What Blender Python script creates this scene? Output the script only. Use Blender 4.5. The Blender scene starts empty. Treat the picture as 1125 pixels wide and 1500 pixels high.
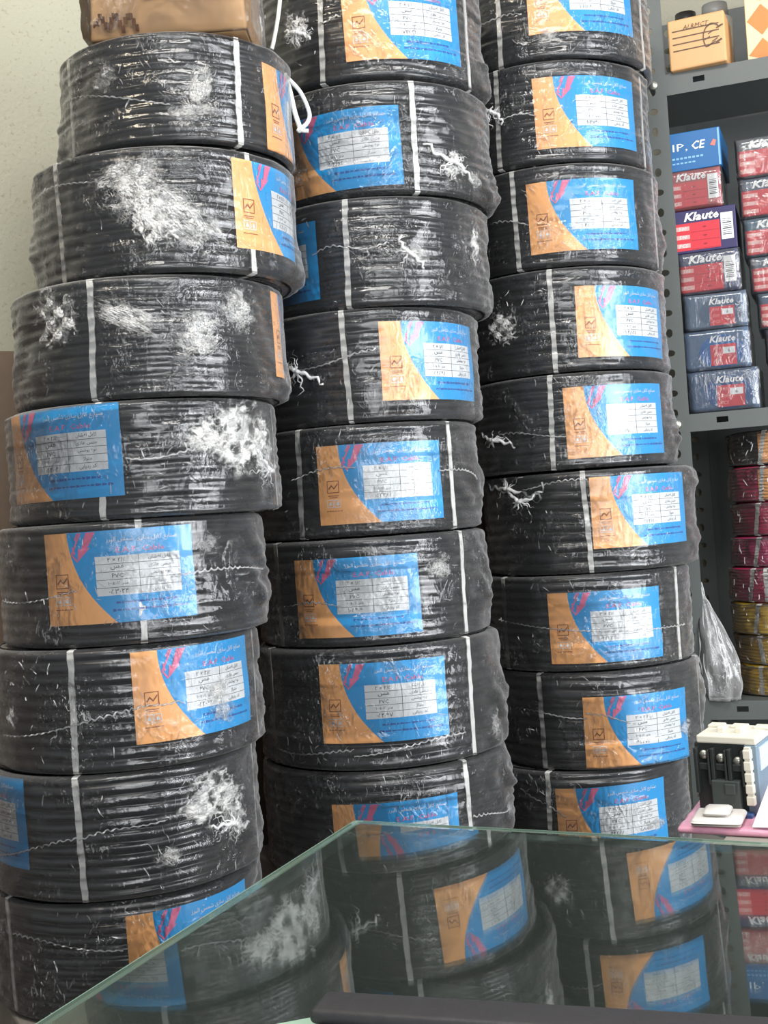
import bpy, bmesh, math, random
import numpy as np
from mathutils import Vector, Matrix, noise

# ------------------------------------------------------------------ camera, world, lights
S = bpy.context.scene
COL = S.collection
F, RHO, CAMZ = 1800.0, 0.07, 1.25
CR, SR = math.cos(RHO), math.sin(RHO)
cam_d = bpy.data.cameras.new('camera')
cam_d.sensor_fit = 'VERTICAL'; cam_d.sensor_height = 36; cam_d.lens = F / 1500 * 36
cam_d.clip_start = 0.02
cam = bpy.data.objects.new('camera', cam_d); COL.objects.link(cam)
M = Matrix(((CR, SR, 0, 0), (0, 0, -1, 0), (-SR, CR, 0, CAMZ), (0, 0, 0, 1)))
cam.matrix_world = M
S.camera = cam

w = bpy.data.worlds.new('world'); S.world = w; w.use_nodes = True
w.node_tree.nodes['Background'].inputs[0].default_value = (0.93, 0.96, 1.0, 1)
w.node_tree.nodes['Background'].inputs[1].default_value = 0.36

def area(name, loc, target, sx, sy, power, color):
    d = bpy.data.lights.new(name, 'AREA'); d.shape = 'RECTANGLE'; d.size = sx; d.size_y = sy
    d.energy = power; d.color = color
    o = bpy.data.objects.new(name, d); COL.objects.link(o); o.location = loc
    o.rotation_euler = (Vector(target) - Vector(loc)).to_track_quat('-Z', 'Y').to_euler()
    return o
# daylight through the shop front, to the right of the counter and behind the photographer
area('shop_front_daylight', (2.35, 0.15, 1.55), (0.0, 2.0, 1.25), 1.2, 2.1, 112, (0.95, 0.97, 1.0))
# frontal fill added behind the photographer to lift the label fronts
area('front_fill', (0.75, -1.55, 1.75), (0.0, 2.0, 1.2), 1.8, 1.5, 62, (0.96, 0.98, 1.0))
# soft fill added from overhead, standing for no known lamp
area('overhead_fill', (0.15, 0.5, 2.95), (0.0, 1.4, 1.0), 1.2, 0.5, 38, (1.0, 0.97, 0.93))
# warm lamp near the left wall
area('warm_lamp', (-0.75, 1.0, 2.55), (-0.75, 2.0, 1.6), 0.25, 0.25, 6, (1.0, 0.86, 0.66))

vs = S.view_settings
vs.view_transform = 'Standard'; vs.look = 'None'; vs.gamma = 1; vs.exposure = 0.0
vs.use_curve_mapping = False
S.cycles.transparent_max_bounces = 40
S.cycles.max_bounces = 10
S.cycles.glossy_bounces = 5
S.cycles.transmission_bounces = 8
S.cycles.caustics_reflective = False
S.cycles.caustics_refractive = False
S.cycles.sample_clamp_indirect = 4.0

rnd = random.Random(11)

def W(px, py, D):
    """a pixel of the photograph at depth D -> a point of the room"""
    u, v = px - 562.5, py - 750
    return Vector(((u * CR - v * SR) / F * D, D, CAMZ - (u * SR + v * CR) / F * D))
def ray(px, py):
    return Vector((0, 0, CAMZ)), W(px, py, 1.0) - Vector((0, 0, CAMZ))

# ------------------------------------------------------------------ materials
def lin(c):
    if isinstance(c, str):
        c = [int(c[i:i + 2], 16) / 255 for i in (0, 2, 4)]
    return tuple((x / 12.92 if x <= .04045 else ((x + .055) / 1.055) ** 2.4) for x in c) + (1,)

class N:
    def __init__(s, name):
        s.m = bpy.data.materials.new(name); s.m.use_nodes = True
        s.t = s.m.node_tree; s.t.nodes.clear()
        s.out = s.t.nodes.new('ShaderNodeOutputMaterial')
    def add(s, kind, **kw):
        n = s.t.nodes.new('ShaderNode' + kind)
        for k, v in kw.items():
            if k.startswith('i_'):
                n.inputs[k[2:].replace('_', ' ')].default_value = v
            else:
                setattr(n, k, v)
        return n
    def l(s, a, b): s.t.links.new(a, b)
    def math(s, op, a, b=None, clamp=False):
        n = s.add('Math', operation=op); n.use_clamp = clamp
        for i, x in enumerate((a, b)):
            if x is None: continue
            if isinstance(x, (int, float)): n.inputs[i].default_value = x
            else: s.l(x, n.inputs[i])
        return n.outputs[0]
    def range(s, x, a, b, c=0.0, d=1.0):
        n = s.add('MapRange'); n.clamp = True
        s.l(x, n.inputs[0])
        for i, v in enumerate((a, b, c, d)): n.inputs[i + 1].default_value = v
        return n.outputs[0]

def plain(name, col, rough=0.5, metal=0.0, bump=0.0, bscale=60, var=0.0, spec=0.5, emit=None):
    n = N(name); p = n.add('BsdfPrincipled'); n.l(p.outputs[0], n.out.inputs[0])
    p.inputs['Base Color'].default_value = lin(col); p.inputs['Roughness'].default_value = rough
    p.inputs['Metallic'].default_value = metal; p.inputs['Specular IOR Level'].default_value = spec
    if bump or var:
        tc = n.add('TexCoord'); nz = n.add('TexNoise'); nz.inputs['Scale'].default_value = bscale
        nz.inputs['Detail'].default_value = 5; n.l(tc.outputs['Object'], nz.inputs['Vector'])
        if bump:
            b = n.add('Bump'); b.inputs['Strength'].default_value = bump; b.inputs['Distance'].default_value = .003
            n.l(nz.outputs[0], b.inputs['Height']); n.l(b.outputs[0], p.inputs['Normal'])
        if var:
            c = lin(col)
            mx = n.add('MixRGB'); mx.inputs[1].default_value = tuple(x * (1 - var) for x in c[:3]) + (1,)
            mx.inputs[2].default_value = tuple(min(1, x * (1 + var)) for x in c[:3]) + (1,)
            n.l(nz.outputs[0], mx.inputs[0]); n.l(mx.outputs[0], p.inputs['Base Color'])
    return n.m

def film_mat(name, tint=(1, 1, 1), haze=0.15, rough=0.11, gloss=0.012, edge=0.40, scale=1.0):
    """clear stretch film: transparent, glossy where it faces the light, milky where it is crumpled"""
    n = N(name)
    tc = n.add('TexCoord'); oi = n.add('ObjectInfo')
    off = n.add('VectorMath', operation='ADD'); n.l(tc.outputs['Object'], off.inputs[0])
    sc = n.math('MULTIPLY', oi.outputs['Random'], 37.0)
    cb = n.add('CombineXYZ')
    for i in range(3): n.l(sc, cb.inputs[i])
    n.l(cb.outputs[0], off.inputs[1]); vec = off.outputs[0]
    st = n.add('Mapping'); st.inputs['Scale'].default_value = (1, 1, .45); st.inputs['Rotation'].default_value = (.3, .5, 0)
    n.l(vec, st.inputs[0])
    n1 = n.add('TexNoise'); n1.inputs['Scale'].default_value = 85 * scale; n1.inputs['Detail'].default_value = 5
    n1.inputs['Distortion'].default_value = 1.2; n.l(st.outputs[0], n1.inputs['Vector'])
    n2 = n.add('TexNoise'); n2.inputs['Scale'].default_value = 14 * scale; n2.inputs['Detail'].default_value = 4
    n2.inputs['Distortion'].default_value = .6; n.l(vec, n2.inputs['Vector'])
    n3 = n.add('TexNoise'); n3.inputs['Scale'].default_value = 150 * scale; n3.inputs['Detail'].default_value = 3
    n3.inputs['Distortion'].default_value = 2.2; n.l(st.outputs[0], n3.inputs['Vector'])
    patch = n.range(n2.outputs[0], .48, .68)
    h = n.math('MULTIPLY', n1.outputs[0], n.math('ADD', patch, .22))
    b = n.add('Bump'); b.inputs['Strength'].default_value = .7; b.inputs['Distance'].default_value = .006
    n.l(h, b.inputs['Height'])
    tr = n.add('BsdfTransparent'); tr.inputs[0].default_value = tuple(tint) + (1,)
    gl = n.add('BsdfGlossy'); gl.inputs['Roughness'].default_value = rough; n.l(b.outputs[0], gl.inputs['Normal'])
    di = n.add('BsdfDiffuse'); di.inputs[0].default_value = (.8, .8, .8, 1); n.l(b.outputs[0], di.inputs['Normal'])
    lw = n.add('LayerWeight'); lw.inputs['Blend'].default_value = .32
    fr = n.add('Fresnel'); fr.inputs['IOR'].default_value = 1.42; n.l(b.outputs[0], fr.inputs['Normal'])
    gf = n.math('ADD', fr.outputs[0], gloss, True)
    m1 = n.add('MixShader'); n.l(gf, m1.inputs[0]); n.l(tr.outputs[0], m1.inputs[1]); n.l(gl.outputs[0], m1.inputs[2])
    crease = n.range(n3.outputs[0], .60, .70)
    hz = n.math('MULTIPLY', n.math('MULTIPLY', crease, patch), haze * 2.2)
    hz = n.math('ADD', hz, haze * .10)
    e = n.math('MULTIPLY', n.math('POWER', lw.outputs['Facing'], 2.3), edge)
    hz = n.math('ADD', hz, e, True)
    m2 = n.add('MixShader'); n.l(hz, m2.inputs[0]); n.l(m1.outputs[0], m2.inputs[1]); n.l(di.outputs[0], m2.inputs[2])
    n.l(m2.outputs[0], n.out.inputs[0])
    return n.m

def torn_mat(name, web):
    """milky torn film: webs and crumpled sheets with holes, ragged at its outline"""
    n = N(name)
    tc = n.add('TexCoord'); uv = tc.outputs['UV']; oi = n.add('ObjectInfo')
    sc = n.math('MULTIPLY', oi.outputs['Random'], 29.0)
    off = n.add('VectorMath', operation='ADD'); n.l(uv, off.inputs[0])
    cb = n.add('CombineXYZ'); n.l(sc, cb.inputs[0]); n.l(sc, cb.inputs[1]); n.l(cb.outputs[0], off.inputs[1])
    nz = n.add('TexNoise'); nz.inputs['Scale'].default_value = 3.2; nz.inputs['Detail'].default_value = 7
    nz.inputs['Roughness'].default_value = .68; nz.inputs['Distortion'].default_value = .9
    n.l(off.outputs[0], nz.inputs['Vector'])
    ds = n.add('VectorMath', operation='DISTANCE'); n.l(uv, ds.inputs[0]); ds.inputs[1].default_value = (.5, .5, 0)
    fall = n.range(ds.outputs['Value'], .16, .5)
    body = n.math('SUBTRACT', nz.outputs[0], n.math('MULTIPLY', fall, .34))
    sheet = n.range(body, .33, .49, 0, .95)
    dn = n.add('VectorMath', operation='ADD'); n.l(off.outputs[0], dn.inputs[0])
    nz2 = n.add('TexNoise'); nz2.inputs['Scale'].default_value = 5; nz2.inputs['Detail'].default_value = 4
    n.l(off.outputs[0], nz2.inputs['Vector'])
    sv = n.add('VectorMath', operation='SCALE'); n.l(nz2.outputs['Color'], sv.inputs[0]); sv.inputs['Scale'].default_value = .35
    n.l(sv.outputs[0], dn.inputs[1])
    vo = n.add('TexVoronoi', feature='DISTANCE_TO_EDGE'); vo.inputs['Scale'].default_value = 5.5 if web else 12
    n.l(dn.outputs[0], vo.inputs['Vector'])
    lines = n.range(vo.outputs['Distance'], .02, .17 if web else .10, 1, 0)
    wv = n.math('MULTIPLY', lines, n.range(body, .22, .40))
    if web:
        holes = n.range(vo.outputs['Distance'], .16, .34, 1, .08)
        a = n.math('MAXIMUM', n.math('MULTIPLY', sheet, holes), wv)
    else:
        nz3 = n.add('TexNoise'); nz3.inputs['Scale'].default_value = 17; nz3.inputs['Detail'].default_value = 4
        nz3.inputs['Distortion'].default_value = 2.5; n.l(off.outputs[0], nz3.inputs['Vector'])
        a = n.math('MULTIPLY', sheet, n.range(nz3.outputs[0], .34, .58, .14, 1))
        a = n.math('MAXIMUM', a, n.math('MULTIPLY', wv, .55))
    a = n.math('MULTIPLY', a, n.range(ds.outputs['Value'], .40, .5, 1, 0))
    a = n.math('MULTIPLY', a, .96, True)
    nz4 = n.add('TexNoise'); nz4.inputs['Scale'].default_value = 24; nz4.inputs['Detail'].default_value = 4
    n.l(off.outputs[0], nz4.inputs['Vector'])
    b = n.add('Bump'); b.inputs['Strength'].default_value = .9; b.inputs['Distance'].default_value = .006
    n.l(nz4.outputs[0], b.inputs['Height'])
    tr = n.add('BsdfTransparent')
    p = n.add('BsdfPrincipled'); p.inputs['Base Color'].default_value = (.82, .82, .80, 1)
    p.inputs['Roughness'].default_value = .28; n.l(b.outputs[0], p.inputs['Normal'])
    tl = n.add('BsdfTranslucent'); tl.inputs[0].default_value = (.7, .7, .7, 1)
    mm = n.add('MixShader'); mm.inputs[0].default_value = .25; n.l(p.outputs[0], mm.inputs[1]); n.l(tl.outputs[0], mm.inputs[2])
    m = n.add('MixShader'); n.l(a, m.inputs[0]); n.l(tr.outputs[0], m.inputs[1]); n.l(mm.outputs[0], m.inputs[2])
    n.l(m.outputs[0], n.out.inputs[0])
    return n.m

def wisp_mat(name, a=.62):
    n = N(name); p = n.add('BsdfPrincipled'); p.inputs['Base Color'].default_value = (.74, .74, .74, 1)
    p.inputs['Roughness'].default_value = .3; tr = n.add('BsdfTransparent'); m = n.add('MixShader')
    m.inputs[0].default_value = a; n.l(tr.outputs[0], m.inputs[1]); n.l(p.outputs[0], m.inputs[2]); n.l(m.outputs[0], n.out.inputs[0])
    return n.m

def pvc(name, col, rough=.34):
    n = N(name); p = n.add('BsdfPrincipled'); n.l(p.outputs[0], n.out.inputs[0])
    p.inputs['Base Color'].default_value = lin(col)
    tc = n.add('TexCoord'); nz = n.add('TexNoise'); nz.inputs['Scale'].default_value = 22; nz.inputs['Detail'].default_value = 4
    n.l(tc.outputs['Object'], nz.inputs['Vector'])
    n.l(n.range(nz.outputs[0], .3, .7, rough - .08, rough + .1), p.inputs['Roughness'])
    return n.m

MAT = dict(
    pvc=pvc('black_pvc', '191c1f', .27),
    strap=plain('white_strap', 'cfcfcb', .55, bump=.3, bscale=180),
    film=film_mat('clear_stretch_film'),
    film_box=film_mat('clear_box_film', haze=.22, rough=.16, gloss=.07, edge=.2, scale=.8),
    film_soft=film_mat('soft_box_film', haze=.10, rough=.22, gloss=.0, edge=.1, scale=.7),
    sheet=torn_mat('milky_torn_film', False), web=torn_mat('milky_film_web', True),
    wisp=wisp_mat('white_film_wisp', .5), wisp2=wisp_mat('white_film_string', .75),
    orange=plain('label_orange', 'f6b06c', .45), blue=plain('label_blue', '0092d4', .4),
    white=plain('label_white', 'd4d8da', .5), ink=plain('label_ink', '23262b', .5),
    navy=plain('label_navy', '0b4f9a', .5), pink=plain('label_pink', 'd8688f', .45), lilac=plain('label_lilac', '9a6ac0', .45),
    brown=plain('label_brown_ink', '8a4a1c', .5),
    steel=plain('grey_painted_steel', '575c5a', .45, bump=.08, bscale=40, var=.06),
    steel_dark=plain('dark_grey_steel', '4c504f', .5, var=.1),
    bolt=plain('zinc_bolt', 'c9c8bd', .3, .8),
    card=plain('brown_cardboard', 'a07e58', .8, bump=.15, bscale=30, var=.12),
    card_dark=plain('torn_cardboard_core', '6b4526', .9, bump=.8, bscale=80, var=.3),
    tan=plain('tan_carton', 'cf9f6c', .7, var=.05),
    tape=plain('packing_tape', 'cbb08a', .15),
)

# ------------------------------------------------------------------ object helpers
def link(name, me, parent=None):
    o = bpy.data.objects.new(name, me); COL.objects.link(o)
    if parent is not None: o.parent = parent
    return o
def mesh(name, V, Fc, mats, parent=None, midx=None, smooth=False, uv=None):
    me = bpy.data.meshes.new(name)
    me.from_pydata([tuple(v) for v in V], [], [tuple(int(i) for i in f) for f in Fc])
    for m in (mats if isinstance(mats, (list, tuple)) else [mats]): me.materials.append(m)
    if midx is not None: me.polygons.foreach_set('material_index', midx)
    if smooth: me.polygons.foreach_set('use_smooth', [True] * len(me.polygons))
    if uv is not None:
        ul = me.uv_layers.new(name='uv')
        li = np.empty(len(me.loops), dtype=np.int32); me.loops.foreach_get('vertex_index', li)
        ul.data.foreach_set('uv', np.asarray(uv, dtype=np.float32)[li].ravel())
    me.update()
    return link(name, me, parent)
def thing(name, label, cat, loc, rot=(0, 0, 0), group=None):
    o = bpy.data.objects.new(name, None); COL.objects.link(o); o.empty_display_size = .03
    o.location = loc; o.rotation_euler = rot; o['label'] = label; o['category'] = cat
    if group: o['group'] = group
    return o
def bm_obj(name, bm, mats, parent=None, smooth=False):
    me = bpy.data.meshes.new(name); bm.to_mesh(me); bm.free()
    for m in (mats if isinstance(mats, (list, tuple)) else [mats]): me.materials.append(m)
    if smooth: me.polygons.foreach_set('use_smooth', [True] * len(me.polygons))
    return link(name, me, parent)
def add_box(bm, x0, x1, y0, y1, z0, z1, bev=0.0, seg=2, mi=0):
    r = bmesh.ops.create_cube(bm, size=1)
    vs_ = r['verts']
    for v in vs_:
        v.co = Vector((x0 + (v.co.x + .5) * (x1 - x0), y0 + (v.co.y + .5) * (y1 - y0), z0 + (v.co.z + .5) * (z1 - z0)))
    fs = list({f for v in vs_ for f in v.link_faces})
    for f in fs: f.material_index = mi
    if bev > 0:
        bmesh.ops.bevel(bm, geom=list({e for v in vs_ for e in v.link_edges}), offset=bev, segments=seg, affect='EDGES', profile=.5)
def box_obj(name, dims, mat, parent=None, bev=0.0, seg=2, smooth=False):
    bm = bmesh.new(); add_box(bm, *dims, bev=bev, seg=seg); return bm_obj(name, bm, mat, parent, smooth)
def tube(V, Fc, pts, rad, n=6, closed=False):
    """append a tube along pts; rad is a number or one per point"""
    P = [Vector(p) for p in pts]; m = len(P); base = len(V)
    for i, p in enumerate(P):
        a = P[i - 1] if (i > 0 or closed) else P[0]; b = P[(i + 1) % m] if (i < m - 1 or closed) else P[-1]
        t = (b - a).normalized() if (b - a).length > 1e-9 else Vector((0, 0, 1))
        u = t.cross(Vector((.31, .22, .93))); u = u.normalized() if u.length > 1e-4 else t.orthogonal().normalized()
        q = t.cross(u); r = rad if isinstance(rad, (int, float)) else rad[i]
        for k in range(n):
            an = 2 * math.pi * k / n
            V.append(p + u * (r * math.cos(an)) + q * (r * math.sin(an)))
    for i in range(m if closed else m - 1):
        j = (i + 1) % m
        for k in range(n):
            l = (k + 1) % n
            Fc.append((base + i * n + k, base + i * n + l, base + j * n + l, base + j * n + k))
    if not closed:
        Fc.append(tuple(base + k for k in range(n))[::-1]); Fc.append(tuple(base + (m - 1) * n + k for k in range(n)))

# ------------------------------------------------------------------ lettering
FORM = {'ا': (0xFE8D, 2), 'ب': (0xFE8F, 4), 'پ': (0xFB56, 4), 'ت': (0xFE95, 4), 'ج': (0xFE9D, 4), 'د': (0xFEA9, 2),
        'ر': (0xFEAD, 2), 'ز': (0xFEAF, 2), 'ژ': (0xFB8A, 2), 'س': (0xFEB1, 4), 'ش': (0xFEB5, 4), 'ص': (0xFEB9, 4),
        'ع': (0xFEC9, 4), 'ف': (0xFED1, 4), 'ک': (0xFB8E, 4), 'گ': (0xFB92, 4), 'ل': (0xFEDD, 4), 'م': (0xFEE1, 4),
        'ن': (0xFEE5, 4), 'ه': (0xFEE9, 4), 'و': (0xFEED, 2), 'ی': (0xFBFC, 4)}
def shape_fa(s):
    out = []
    for i, ch in enumerate(s):
        if ch not in FORM: out.append(ch); continue
        b, k = FORM[ch]
        prev = i > 0 and s[i - 1] in FORM and FORM[s[i - 1]][1] == 4
        nxt = i < len(s) - 1 and s[i + 1] in FORM
        f = (3 if (prev and nxt) else 1 if prev else 2 if nxt else 0) if k == 4 else (1 if prev else 0)
        out.append(chr(b + f))
    # the line is laid out from the right; runs of digits stay in their own order
    res, run = [], []
    for ch in reversed(out):
        if ch in '۰۱۲۳۴۵۶۷۸۹/±': run.insert(0, ch)
        else:
            res += run; run = []; res.append(ch)
    return ''.join(res + run)
TXT = {}
def text(s, shear=0.0, bold=0.0):
    key = (s, shear, bold)
    if key not in TXT:
        c = bpy.data.curves.new('lettering', 'FONT'); c.body = s; c.resolution_u = 1; c.shear = shear; c.offset = bold
        c.fill_mode = 'FRONT' if hasattr(c, 'fill_mode') else c.fill_mode
        o = bpy.data.objects.new('lettering', c); COL.objects.link(o)
        dg = bpy.context.evaluated_depsgraph_get(); dg.update()
        me = bpy.data.meshes.new_from_object(o.evaluated_get(dg))
        v = np.array([x.co[:2] for x in me.vertices]) if len(me.vertices) else np.zeros((0, 2))
        f = [tuple(p.vertices) for p in me.polygons]
        bpy.data.objects.remove(o); bpy.data.meshes.remove(me); bpy.data.curves.remove(c)
        lo, hi = v.min(0), v.max(0)
        TXT[key] = (v - (lo + hi) / 2, f, hi - lo)
    return TXT[key]

class Print:
    """flat print: polygons in a plane (u right, v up) with a material index and a layer"""
    def __init__(s, fine=False): s.V, s.F, s.m, s.h, s.fine = [], [], [], [], fine
    def poly(s, pts, mi, h=1):
        b = len(s.V); s.V += [tuple(p) for p in pts]; s.h += [h] * len(pts)
        s.F.append(tuple(range(b, b + len(pts)))); s.m.append(mi)
    def rect(s, u0, v0, u1, v1, mi, h=1, n=0):
        nu, nv = (max(1, math.ceil(abs(u1 - u0) / .006)), max(1, math.ceil(abs(v1 - v0) / .008))) if n >= 0 and s.fine else (1, 1)
        for i in range(nu):
            a, b = u0 + (u1 - u0) * i / nu, u0 + (u1 - u0) * (i + 1) / nu
            for j in range(nv):
                c, d = v0 + (v1 - v0) * j / nv, v0 + (v1 - v0) * (j + 1) / nv
                s.poly([(a, c), (b, c), (b, d), (a, d)], mi, h)
    def text(s, t, cu, cv, hgt, mi, h=2, shear=0.0, maxw=None, width=None, bold=0.0):
        v, f, d = text(t, shear, bold); k = hgt / max(d[1], 1e-6)
        kx = k
        if width: kx = width / d[0]
        if maxw and d[0] * kx > maxw: kx = maxw / d[0]
        b = len(s.V); s.V += [(cu + x * kx, cv + y * k) for x, y in v]; s.h += [h] * len(v)
        for q in f: s.F.append(tuple(b + i for i in q)); s.m.append(mi)
    def flat(s, name, mats, parent, P0, U, Vv, Nn, lift=.0003):
        P0, U, Vv, Nn = map(Vector, (P0, U, Vv, Nn))
        V = [P0 + U * a + Vv * b + Nn * (lift * h) for (a, b), h in zip(s.V, s.h)]
        return mesh(name, V, s.F, mats, parent, s.m)

# ------------------------------------------------------------------ the cable coils
def coil_winding(name, R, H, Rin, turns, mat, parent, rr, cols=112, per=8, wob=.0013):
    p = H / turns; rows = int(turns * per)
    th = np.linspace(0, 2 * np.pi, cols, endpoint=False)
    ph = [rr.uniform(0, 6.28) for _ in range(4)]
    prof = []  # rows of (r, z) arrays over theta
    zz = np.linspace(0, H, rows + 1)
    corner = .012
    for z in zz:
        q = (z / p + th / (2 * np.pi) + .07 * np.sin(3 * th + ph[0] + z * 20) + .05 * np.sin(7 * th + ph[1] - z * 31)) % 1.0 - .5
        r = R - p * .5 + np.sqrt(np.maximum(.26 - q * q, .004)) * p
        r = r + wob * np.sin(2 * th + ph[2] + z * 14) + wob * .7 * np.sin(5 * th + ph[3] - z * 25)
        e = min(z, H - z)
        if e < corner: r = r - corner * .55 * (1 - math.sqrt(max(0, 1 - (1 - e / corner) ** 2)))
        prof.append((r, np.full(cols, z)))
    nr = max(3, int((R - corner - Rin) / p)); sub = 4
    def face(z0, sgn):
        out = []
        for i in range(nr * sub + 1):
            r = R - .007 - (R - .007 - Rin) * i / (nr * sub)
            q = ((i / sub) % 1.0) - .5
            z = z0 + sgn * (-p * .32 + math.sqrt(max(.26 - q * q, .004)) * p * .6 - (0 if i > 2 else .003))
            out.append((np.full(cols, r), np.full(cols, min(max(z, .0005), H - .0005))))
        return out
    prof = face(0, -1)[::-1] + prof + face(H, 1)
    r = np.array([a for a, _ in prof]); z = np.array([b for _, b in prof])
    V = np.stack([r * np.sin(th), -r * np.cos(th), z], -1).reshape(-1, 3)
    nrow = len(prof); i = np.arange(nrow); j = np.arange(cols)
    I, J = np.meshgrid(i, j, indexing='ij'); J2 = (J + 1) % cols; I2 = (I + 1) % nrow
    Q = np.stack([I * cols + J, I * cols + J2, I2 * cols + J2, I2 * cols + J], -1).reshape(-1, 4)
    me = bpy.data.meshes.new(name)
    me.vertices.add(len(V)); me.vertices.foreach_set('co', V.ravel())
    me.loops.add(Q.size); me.loops.foreach_set('vertex_index', Q.ravel().astype(np.int32))
    me.polygons.add(len(Q)); me.polygons.foreach_set('loop_start', np.arange(0, Q.size, 4, dtype=np.int32))
    me.polygons.foreach_set('use_smooth', np.ones(len(Q), dtype=bool))
    me.update(calc_edges=True); me.validate()
    me.materials.append(mat)
    link(name, me, parent)
    return turns, ph

def film_shell(name, R, H, Rin, mat, parent, rr, amp=.0022, flare=.006, cols=128, turns=11, ph=None, flat=None, bulges=()):
    th = np.linspace(0, 2 * np.pi, cols, endpoint=False)
    prof = [(Rin + .03, .0012), (R - .03, .0012), (R - .008, .0014), (R - .001, .005)]
    prof += [(R, H * t) for t in np.linspace(.05, .95, turns * 5 + 1)]
    p = H / turns; ph = ph or (0, 0)
    prof += [(R - .001, H - .005), (R - .008, H - .0014), (R - .03, H - .0012), (Rin + .03, H - .0012)]
    ks = [(rr.randint(2, 9), rr.uniform(0, 6.28), rr.uniform(-60, 60), rr.uniform(.3, 1)) for _ in range(6)]
    ks2 = [(rr.randint(9, 26), rr.uniform(0, 6.28), rr.uniform(-160, 160), rr.uniform(.2, .5)) for _ in range(6)]
    V = []
    for r, z in prof:
        d = sum(a * np.sin(k * th + p + f * z) for k, p, f, a in ks) / 2 + sum(a * np.sin(k * th + p + f * z) for k, p, f, a in ks2) / 2
        on = 1.0 if r > R - .002 else 0.0
        e = min(z, H - z) / H
        fl = flare * max(0, np.sin(1)) * (np.maximum(0, np.sin(2 * th + ks[0][1]) * .6 + .4) ** 2) * (1 if .04 < e < .3 else .3) * on
        q = (z / p + th / (2 * np.pi) + .07 * np.sin(3 * th + ph[0] + z * 20) + .05 * np.sin(7 * th + ph[1] - z * 31))
        hug = (.0010 * np.cos(2 * np.pi * (q - .5)) - .0010) * np.clip(1.1 - np.abs(d) * .8, .15, 1)
        calm = np.ones(cols)
        if flat:
            da = np.abs((th - flat[0] + np.pi) % (2 * np.pi) - np.pi) * R
            calm = np.clip(np.maximum((da - LW / 2) / .012, (abs(z - flat[1]) - LH / 2) / .010), .12, 1)
        rad = r + on * (amp * np.abs(d) * (.4 + .6 * calm) + fl + hug * calm)
        for ba, bz, amt in bulges:
            da = np.abs((th - ba + np.pi) % (2 * np.pi) - np.pi)
            rad = rad + on * amt * np.exp(-(da / .3) ** 2) * math.exp(-((z - bz * H) / .035) ** 2) * (1 + .2 * np.sin(th * 23 + z * 90) + .2 * math.sin(z * 147 + ba * 3 + bz * 9) + .12 * math.sin(z * 331 + bz * 20))
        V.append(np.stack([rad * np.sin(th), -rad * np.cos(th), np.full(cols, z)], -1))
    V = np.concatenate(V); n = len(prof)
    Q = [(i * cols + j, i * cols + (j + 1) % cols, (i + 1) * cols + (j + 1) % cols, (i + 1) * cols + j) for i in range(n - 1) for j in range(cols)]
    return mesh(name, V, Q, mat, parent, smooth=True)

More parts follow.
